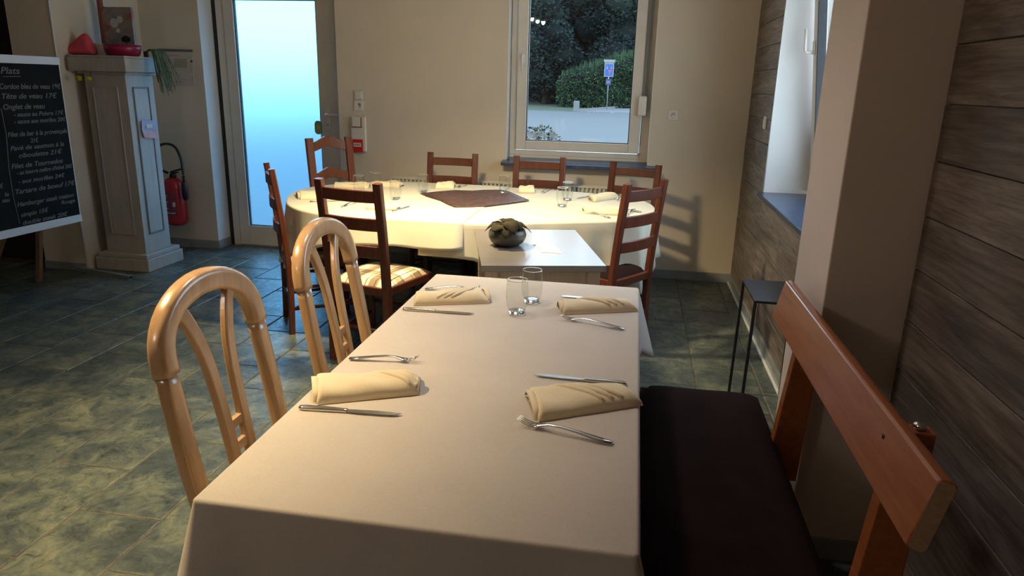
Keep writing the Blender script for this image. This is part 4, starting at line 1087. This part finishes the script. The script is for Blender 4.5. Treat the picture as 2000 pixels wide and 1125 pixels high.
napkin((-.285, 4.42), (-.262, 4.32), (-.01, 4.31), (-.01, 4.42), ZR, .034, 'folded napkin with pleats before the turned chair at the right end', NO, .35, 'left', -1)
CO = 'cutlery on the oval table'
cut(KN, (-1.989, 4.18), (-1.80, 4.29), 'knife in front of the napkin at the left end of the oval table', CO, ZO)
cut(FK, (-1.725, 4.06), (-1.700, 4.25), 'fork seen between the posts of the plaid-seat chair', CO, ZO)
cut(KN, (-1.385, 4.005), (-1.345, 4.215), 'knife lying before the dark runner on the brightly lit cloth', CO, ZO)
cut(FK, (-1.23, 5.25), (-1.26, 5.09), 'fork behind the runner beside a bunched napkin', CO, ZO)
cut(FK, (-.60, 5.25), (-.63, 5.06), 'fork on the far side of the right table half', CO, ZR)
cut(KN, (-.24, 5.09), (-.37, 4.90), 'knife at the far right napkin', CO, ZR)
cut(FK, (-.05, 5.06), (-.10, 4.87), 'fork right of the far right napkin', CO, ZR)
cut(FK, (-.112, 4.195), (-.29, 4.40), 'fork in front of the pleated napkin at the right end', CO, ZR)
cut(KN, (.07, 4.455), (-.11, 4.60), 'knife behind the pleated napkin at the right end', CO, ZR)
cut(FK, (.03, 4.56), (-.005, 4.40), 'fork lying past the post of the turned chair', CO, ZR)

# ================================================================== LEFT CORNER
cab = thing('panelled_column', 'grey painted wooden pedestal column with framed panels', 'column', (-3.92, 5.085, 0))
def CL(x, y, z): return (x + 3.92, y - 5.085, z)
MB().box(CL(-4.15, 4.86, 0), CL(-3.69, 5.31, .10)).box(CL(-4.135, 4.875, .10), CL(-3.705, 5.295, .135)).build('plinth', 'grey_paint_wood', cab, bevel=.006)
MB().box(CL(-4.09, 4.93, .135), CL(-3.75, 5.245, 1.505)).build('shaft', 'grey_paint_wood', cab, bevel=.003)
MB().box(CL(-4.155, 4.86, 1.512), CL(-3.685, 5.245, 1.61)).box(CL(-4.145, 4.87, 1.61), CL(-3.695, 5.24, 1.626)).box(CL(-4.12, 4.90, 1.495), CL(-3.72, 5.25, 1.512)).build('capital', 'grey_paint_wood', cab, bevel=.004)
def panel_side(y0, y1, z0, z1, x):
    p = MB().box(CL(x - .002, y0, z0), CL(x + .004, y1, z1)).build('side_panel', 'grey_paint_wood', cab, bevel=.002)
    w = .012
    MB().box(CL(x, y0 - w, z0 - w), CL(x + .009, y0, z1 + w)).box(CL(x, y1, z0 - w), CL(x + .009, y1 + w, z1 + w)).box(CL(x, y0, z0 - w), CL(x + .009, y1, z0)).box(CL(x, y0, z1), CL(x + .009, y1, z1 + w)).build('moulding', 'panel_groove', p, bevel=.003)
def panel_front(x0, x1, z0, z1, y):
    p = MB().box(CL(x0, y - .004, z0), CL(x1, y + .002, z1)).build('front_panel', 'grey_paint_wood', cab, bevel=.002)
    w = .010
    MB().box(CL(x0 - w, y - .009, z0 - w), CL(x0, y, z1 + w)).box(CL(x1, y - .009, z0 - w), CL(x1 + w, y, z1 + w)).box(CL(x0, y - .009, z0 - w), CL(x1, y, z0)).box(CL(x0, y - .009, z1), CL(x1, y, z1 + w)).build('moulding', 'grey_paint_wood', p, bevel=.003)
panel_side(5.005, 5.165, .29, 1.395, -3.75)
panel_front(-4.02, -3.83, .29, 1.395, 4.93)
lf = thing('paper_leaflet', 'small lilac and pink paper fixed to the column side', 'leaflet', (-3.735, 5.10, 1.10))
MB().add([(0, -.075, -.02), (.004, .085, -.04), (.012, .085, .055), (.008, -.075, .06)], [(0, 1, 2, 3)]).build('upper_flap', 'lilac_print', lf, solid=.002)
MB().add([(.004, -.06, -.07), (.016, .095, -.085), (.012, .085, -.03), (.004, -.075, -.02)], [(0, 1, 2, 3)]).build('lower_flap', 'pink_print', lf, solid=.002)
MB().box((.009, -.03, .0), (.012, .04, .03)).build('white_print', 'paper', lf)

zc = 1.6265
mb = MB()
poly = [(-.135, 0), (.115, 0), (.12, .05), (.095, .12), (.06, .17), (.03, .165), (-.03, .11), (-.09, .06), (-.14, .035)]
n = 10; vs = []
for i in range(len(poly)): pass
vs = []; L_ = [(-.14, .03, .035), (-.09, .065, .05), (-.03, .11, .055), (.03, .158, .05), (.07, .165, .045), (.10, .11, .04), (.118, .05, .03)]
for x, zt_, hy in L_:
    vs += [(x, -hy, 0), (x, -hy * .95, zt_ * .5), (x, -hy * .35, zt_), (x, hy * .35, zt_), (x, hy * .95, zt_ * .5), (x, hy, 0)]
m_ = 6; q = len(L_) - 1
fs = [(i*m_ + a, i*m_ + (a+1) % m_, (i+1)*m_ + (a+1) % m_, (i+1)*m_ + a) for i in range(q) for a in range(m_)] + [tuple(range(m_)), tuple(q*m_ + a for a in range(m_ - 1, -1, -1))]
o = MB().add(vs, fs, True).build('felt_hat', 'pink_felt', sub=1, loc=(-4.115, 4.96, zc)); tag(o, 'bright pink pointed felt shape sitting on the column top', 'ornament')
pc = thing('canvas_picture', 'small grey and rust red picture with a pale round mark on the column', 'picture', (-3.955, 5.20, zc), 0)
MB().box((-.125, -.012, .0), (.125, .012, .36)).build('canvas', 'canvas_print', pc, bevel=.002)
MB().box((-.155, -.016, .0), (-.1255, .016, .42)).build('frame_side', 'canvas_edge', pc, bevel=.002)
ring = [(.03 * math.cos(a), 0, .045 * math.sin(a)) for a in [2*PI*i/20 for i in range(21)]]
MB().lathe([(.036, 0), (.034, .0015)], 9, (-.03, .245, 0)).lathe([(.026, 0), (.024, .0012)], 8, (.022, .27, 0)).lathe([(.018, 0), (.016, .001)], 7, (-.005, .19, 0)).build('pale_mark', 'canvas_mark', pc, loc=(0, -.0122, 0), rot=(PI/2, 0, 0), smooth=False)
tag(MB().prism([(-.05, 0), (.055, 0), (.035, .085), (-.045, .09)], -.015, .015).build('white_card', 'paper', bevel=.002, loc=(-4.0, 5.02, zc), rot=(PI/2, 0, 0)), 'small white card standing between pink felt and crimson bowl', 'card')
cb = thing('crimson_bowl', 'crimson ceramic dish on the right part of the column top', 'bowl', (-3.825, 5.04, zc))
MB().lathe([(.095, 0), (.112, .008), (.125, .045), (.130, .080), (.125, .080), (.112, .04), (.02, .03)], 32).build('dish', 'crimson_ceramic', cb)
df = thing('dried_flower', 'small dark dried flower head leaning by the picture', 'flower', (-3.835, 5.10, zc + .04))
MB().tube([(0, 0, 0), (.0, 0, .07)], .003, 6).build('stem', 'leaf_dark', df)
mb = MB(); rnd = random.Random(4); leaves(mb, [(.0, 0, .085, .028)], 120, .012, rnd); mb.build('flower_head', 'leaf_dark', df)
tp = thing('trailing_plant', 'grey green trailing plant hanging off the column top', 'plant', (-3.70, 5.13, zc + .02))
rnd = random.Random(12); mbs = MB()
for k in range(46):
    a = rnd.uniform(-1.0, 1.1); L_ = rnd.uniform(.10, .27); ox = rnd.uniform(.0, .05)
    pts = [(0, 0, .02), (.05 + ox, a * .04, .035), (.085 + ox, a * .07, -.01), (.10 + ox * 1.5, a * .085, -.05 - L_ * .4), (.11 + ox * 2, a * .09, -.03 - L_)]
    mbs.tube(catmull(pts, 3, False), .0028, 5)
mbs.build('strands', 'trail_green', tp)['kind'] = 'stuff'
MB().lathe([(.014, -.02), (.018, .0), (.018, .02), (.01, .02)], 14).build('pot', 'black_rubber', tp)
lg = thing('lemon_garland', 'pair of yellow baubles on a string under the column top', 'garland', (-4.02, 4.845, 1.46))
MB().tube([(-.06, 0, .0), (.0, 0, .006), (.045, 0, .0), (.05, .02, .055)], .0015, 5).build('string', 'black_rubber', lg)
for x, s in ((-.045, 1.15), (.035, .9)):
    MB().lathe([(.003, -.019), (.014, -.014), (.019, 0), (.014, .014), (.003, .019)], 14).build('bauble', 'lemon', lg, loc=(x, 0, 0)).scale = (s * 1.3, 1, s * .9)

# fire extinguisher
fx = thing('fire_extinguisher', 'red fire extinguisher with a black hose on the wall beside the column', 'extinguisher', (-3.955, 5.66, .22))
MB().lathe([(.05, 0), (.075, .01), (.09, .03), (.092, .06), (.092, .33), (.085, .37), (.06, .405), (.03, .42)], 32).build('cylinder', 'ext_red', fx)
MB().lathe([(.028, .42), (.03, .44), (.022, .45), (.022, .47)], 16).build('valve', 'black_rubber', fx)
MB().beam((-.01, 0, .468), (.125, -.03, .505), .026, .016, side=(0, 1, 0)).beam((-.02, 0, .45), (.07, -.02, .47), .022, .012, side=(0, 1, 0)).build('squeeze_handle', 'black_rubber', fx, bevel=.004)
hose = [(-.03, -.02, .46), (-.10, -.03, .50), (-.13, -.02, .60), (-.09, -.02, .685), (-.01, -.02, .71), (.07, -.03, .685), (.125, -.05, .60), (.14, -.06, .50), (.14, -.06, .40)]
MB().tube(catmull(hose, 6, False), .011, 10).build('hose', 'black_rubber', fx)
MB().lathe([(.012, 0), (.026, .02), (.028, .10), (.022, .15), (.012, .17)], 14).build('nozzle', 'black_rubber', fx, loc=(.142, -.06, .235))
def arc_label(r, a0, a1, z0, z1, mat, par, nm):
    n = 10; vs = []
    for i in range(n + 1):
        a = math.radians(lerp(a0, a1, i / n)); vs += [(r * math.cos(a), r * math.sin(a), z0), (r * math.cos(a), r * math.sin(a), z1)]
    MB().add(vs, [(2*i, 2*i + 2, 2*i + 3, 2*i + 1) for i in range(n)], True).build(nm, mat, par)
arc_label(.0925, -150, -50, .10, .29, 'ext_label_dark', fx, 'label')
lb = [c for c in fx.children if c.name.startswith('label')][0]
for i, z in enumerate((.27, .25, .235, .215, .195, .175, .155)): arc_label(.0930, -140 + (i % 2) * 6, -95 - (i % 3) * 7, z, z + .006, 'ext_label', lb, 'printed_line')
arc_label(.0930, -72, -58, .175, .215, 'ext_label', lb, 'printed_square'); arc_label(.0930, -140, -62, .115, .124, 'ext_label', lb, 'printed_line')
MB().box((-.03, .085, .2), (.03, .099, .38)).build('wall_bracket', 'black_rubber', fx)

# escape plan on the wall
ep = thing('wall_plan', 'pale floor plan sheet hanging from a dark bar', 'notice', (-3.875, WB - .006, 1.56))
MB().box((-.16, -.012, .130), (.16, .004, .150)).build('hanging_bar', 'plan_dark', ep, bevel=.002)
sh = MB().box((-.145, -.004, -.15), (.148, .004, .132)).build('sheet', 'clear_plan', ep)
MB().box((-.02, -.0055, .0), (.10, -.004, .075)).build('plan_block', 'plan_grey', sh)
for a in ((-.07, .095, .05, .102), (-.12, .04, -.06, .045), (-.12, .0, -.04, .004), (-.10, -.06, .03, -.055), (.03, -.1, .12, -.095), (-.1, -.12, .06, -.114)):
    MB().box((a[0], -.0055, a[1]), (a[2], -.004, a[3])).build('printed_line', 'plan_pink', sh)
for x, z in ((-.09, -.03), (-.06, -.04), (-.1, -.09)): MB().box((x - .008, -.0055, z - .008), (x + .008, -.004, z + .008)).build('symbol', 'dark_red_frame', sh)
MB().lathe([(.009, 0), (.009, .006)], 12).build('pin', 'black_rubber', ep, loc=(.145, -.004, .055), rot=(PI/2, 0, 0))

# alarm panel, switches, sockets
al = thing('alarm_panel', 'tall cream wall box with a framed push plate and a red fire alarm', 'alarm', (-2.268, WB, 1.065))
MB().box((-.068, -.026, -.145), (.068, 0, .145)).build('backing_box', 'white_plastic', al, bevel=.012, seg=3)
f_ = MB().box((-.05, -.034, .055), (.034, -.024, .137)).build('push_plate', 'dark_red_frame', al, bevel=.002)
MB().box((-.044, -.042, .063), (.027, -.034, .140)).build('cover', 'white_plastic', f_, bevel=.002)
r_ = MB().box((-.046, -.046, -.143), (.042, -.025, -.040)).build('call_point', 'alarm_red', al, bevel=.004)
w_ = MB().box((-.034, -.049, -.100), (.030, -.046, -.068)).build('white_plate', 'paper', r_)
for x in (-.018, -.002, .014): MB().lathe([(.0045, 0), (.0045, .002)], 10).build('black_dot', 'black_rubber', r_, loc=(x, -.049, -.084), rot=(PI/2, 0, 0))
def socket(name, label, x, z, s=.04, kind='socket', cat='socket', y=WB):
    t_ = thing(name, label, cat, (x, y, z))
    p = MB().box((-s, -.010, -s), (s, 0, s)).build('cover_plate', 'white_plastic', t_, bevel=.003)
    if kind == 'socket':
        MB().lathe([(.021, 0), (.021, .001), (.018, -.004)], 20).build('well', 'white_plastic', p, loc=(0, -.011, 0), rot=(PI/2, 0, 0))
        for dx, dz in ((-.008, 0), (.008, 0), (0, .009)): MB().lathe([(.003, 0), (.003, .002)], 8).build('pin_hole', 'black_rubber', p, loc=(dx, -.0118, dz), rot=(PI/2, 0, 0))
    else:
        MB().box((-.028, -.015, -.028), (.028, -.010, .028)).build('rocker', 'white_plastic', p, bevel=.003)
    return t_
socket('wall_socket', 'cream socket on the wall above the alarm panel', -2.262, 1.298)
socket('light_switch', 'cream light switch directly above the socket near the door', -2.262, 1.378, .036, 'switch', 'switch')
socket('wall_socket', 'cream socket alone on the wall right of the window', .279, 1.30)
t_ = thing('light_switch', 'small white switch on the boarded wall near the corner', 'switch', (XR - .014, 4.975, 1.297), -PI/2)
MB().box((-.038, -.010, -.04), (.038, 0, .04)).build('cover_plate', 'white_plastic', t_, bevel=.003)
MB().box((-.028, -.014, -.028), (.028, -.010, .028)).build('rocker', 'white_plastic', t_, bevel=.002)
hg = thing('door_hanger', 'rounded grey green tag hanging by the door handle', 'tag', (-2.705, 5.93, 1.095))
MB().sweep([(0, -.004, 0), (0, .004, 0)], rrect(.066, .115, .030, 6), up=(0, 0, 1), smooth=False).build('plate', 'hanger_green', hg)
MB().box((-.014, -.006, -.02), (.014, -.004, .02)).build('pale_print', 'lemon', hg)
MB().tube([(.015, 0, .05), (.05, -.004, .062), (.075, -.01, .06)], .0015, 5).build('cord', 'white_plastic', hg)

# ---- chalkboard on an easel; the board face looks toward +X
ch = thing('chalkboard_easel', 'black chalk menu board with white top and bottom rails on wooden legs', 'chalkboard', (-3.886, 4.461, 0), math.atan2(.99934, .03639))
# local: x runs from the left end (negative) to the right edge (0); y points away from the reader; z up
MB().box((-.92, .0, .50), (0, .012, 1.57)).build('board', 'chalkboard', ch)
MB().box((-.93, -.010, 1.546), (.006, .018, 1.597)).build('top_rail', 'board_white', ch, bevel=.003)
MB().box((-.93, -.010, .473), (.006, .018, .524)).build('bottom_rail', 'board_white', ch, bevel=.003)
MB().box((.0, -.002, .524), (.006, .014, 1.546)).build('right_edge', 'board_white', ch)
for pa, pb in (((-.04, .40, 0), (-.14, .03, 1.5)), ((-.10, .78, 0), (-.12, .50, .45))):
    MB().beam(pa, pb, .034, .034, side=(0, 1, 0)).build('rear_leg', 'easel_wood', ch, bevel=.004)
MB().beam((-.75, .10, 0), (-.75, .03, 1.5), .034, .034, side=(0, 1, 0)).build('rear_leg', 'easel_wood', ch, bevel=.004)
MB().beam((-.12, .50, .44), (-.13, .03, 1.2), .03, .03, side=(0, 1, 0)).build('cross_brace', 'easel_wood', ch)
wr_ = MB().tube([(-.496, -.001, 1.274), (-.49, -.001, 1.111), (-.513, -.001, .891), (-.514, -.001, .721), (-.501, -.001, .545)], .0025, 5, up=(0, 1, 0)).build('chalk_line', 'chalk', ch)
MB().tube([(-.446, -.001, 1.464), (-.316, -.001, 1.468)], .002, 5, up=(0, 1, 0)).build('chalk_line', 'chalk', ch)
LN = [('Plats', .46, .32, 1.500, .05), ('Cordon bleu de veau 19€', .485, .012, 1.405, .04), ('Tête de veau 17€', .485, .059, 1.345, .04), ('Onglet de veau', .485, .167, 1.280, .04),
      ('- sauce au Poivre 17€', .415, .017, 1.232, .034), ('- sauce aux morilles 20€', .419, .008, 1.188, .034), ('Filet de bar à la provençale', .481, .010, 1.110, .036), ('21€', .318, .256, 1.063, .034),
      ('Pavé de saumon à la', .48, .055, 1.024, .036), ('ciboulette 21€', .429, .081, .975, .036), ('Filet de Tournedos', .495, .085, .912, .038), ('- au beurre maître d\'hôtel 20€', .462, .01, .868, .032),
      ('- aux morilles 24€', .463, .086, .812, .034), ('Tartare de boeuf 17€', .501, .012, .750, .038), ('Hamburger steak maison', .498, .034, .668, .036), ('Rouge', .151, .028, .628, .03),
      ('simple 15€', .484, .264, .598, .034), ('double steak 20€', .482, .112, .545, .034), ('€', .60, .575, .80, .034), ('le', .575, .545, .745, .032), ('sau', .60, .545, .71, .032)]
WID = {}
for txt, u0, u1, z, sz in LN:
    fc = bpy.data.curves.new('chalk_text', 'FONT'); fc.body = txt; fc.size = sz * 1.15; fc.shear = .25; fc.offset = .0004; fc.extrude = .0003
    fc.materials.append(MATS['chalk']); fo = bpy.data.objects.new('chalk_text', fc); C.objects.link(fo); fo.parent = ch
    fo.location = (-u0, -.0008, z - sz * .35); fo.rotation_euler = (PI/2, 0, 0)
    WID[fo.name] = u0 - u1
bpy.context.view_layer.update()
dg = bpy.context.evaluated_depsgraph_get()
for fo in [x for x in ch.children if x.type == 'FONT']:
    w = fo.dimensions.x; me = bpy.data.meshes.new_from_object(fo.evaluated_get(dg))
    o = bpy.data.objects.new('chalk_writing', me); C.objects.link(o); o.parent = ch; o.location = fo.location; o.rotation_euler = fo.rotation_euler
    if w > 0: o.scale = (WID[fo.name] / w, 1, 1)
    o['kind'] = 'stuff'
    bpy.data.objects.remove(fo)
# hollow metal bar on the floor
rl = thing('floor_bar', 'thin hollow metal bar lying on the tiles before the column', 'bar', (-3.97, 4.72, 0), math.atan2(-.13, .56))
w = .017; L_ = .285
MB().box((-L_, -w, 0), (L_, w, .003)).box((-L_, -w, .026), (L_, w, .029)).box((-L_, -w, .003), (L_, -w + .003, .026)).box((-L_, w - .003, .003), (L_, w, .026)).build('hollow_tube', 'galvanised', rl)

# ---- pendant lamp over the oval table, just above the picture; three bulbs
pn = thing('pendant_lamp', 'brass ceiling lamp with three bulbs over the oval table', 'lamp', (-1.135, 3.60, 2.195))
MB().tube([(0, 0, .07), (0, 0, .45)], .006, 8).build('rod', 'chrome', pn)
MB().tube([(-.09, 0, .08), (.09, 0, .06)], .009, 8, up=(0, 1, 0)).build('arm', 'chrome', pn)
for x, dz in ((-.062, .024), (0, 0), (.062, -.012)):
    sh_ = MB().lathe([(.012, .07), (.016, .04), (.024, -.005), (.028, -.02)], 18, (x, 0, dz), cap=False).build('shade', 'bowl_glaze', pn, solid=.002)
    MB().lathe([(.004, .03), (.018, .015), (.022, 0), (.018, -.016), (.004, -.026)], 14, (x, 0, -.03 + dz)).build('bulb', 'bulb_glow', sh_)
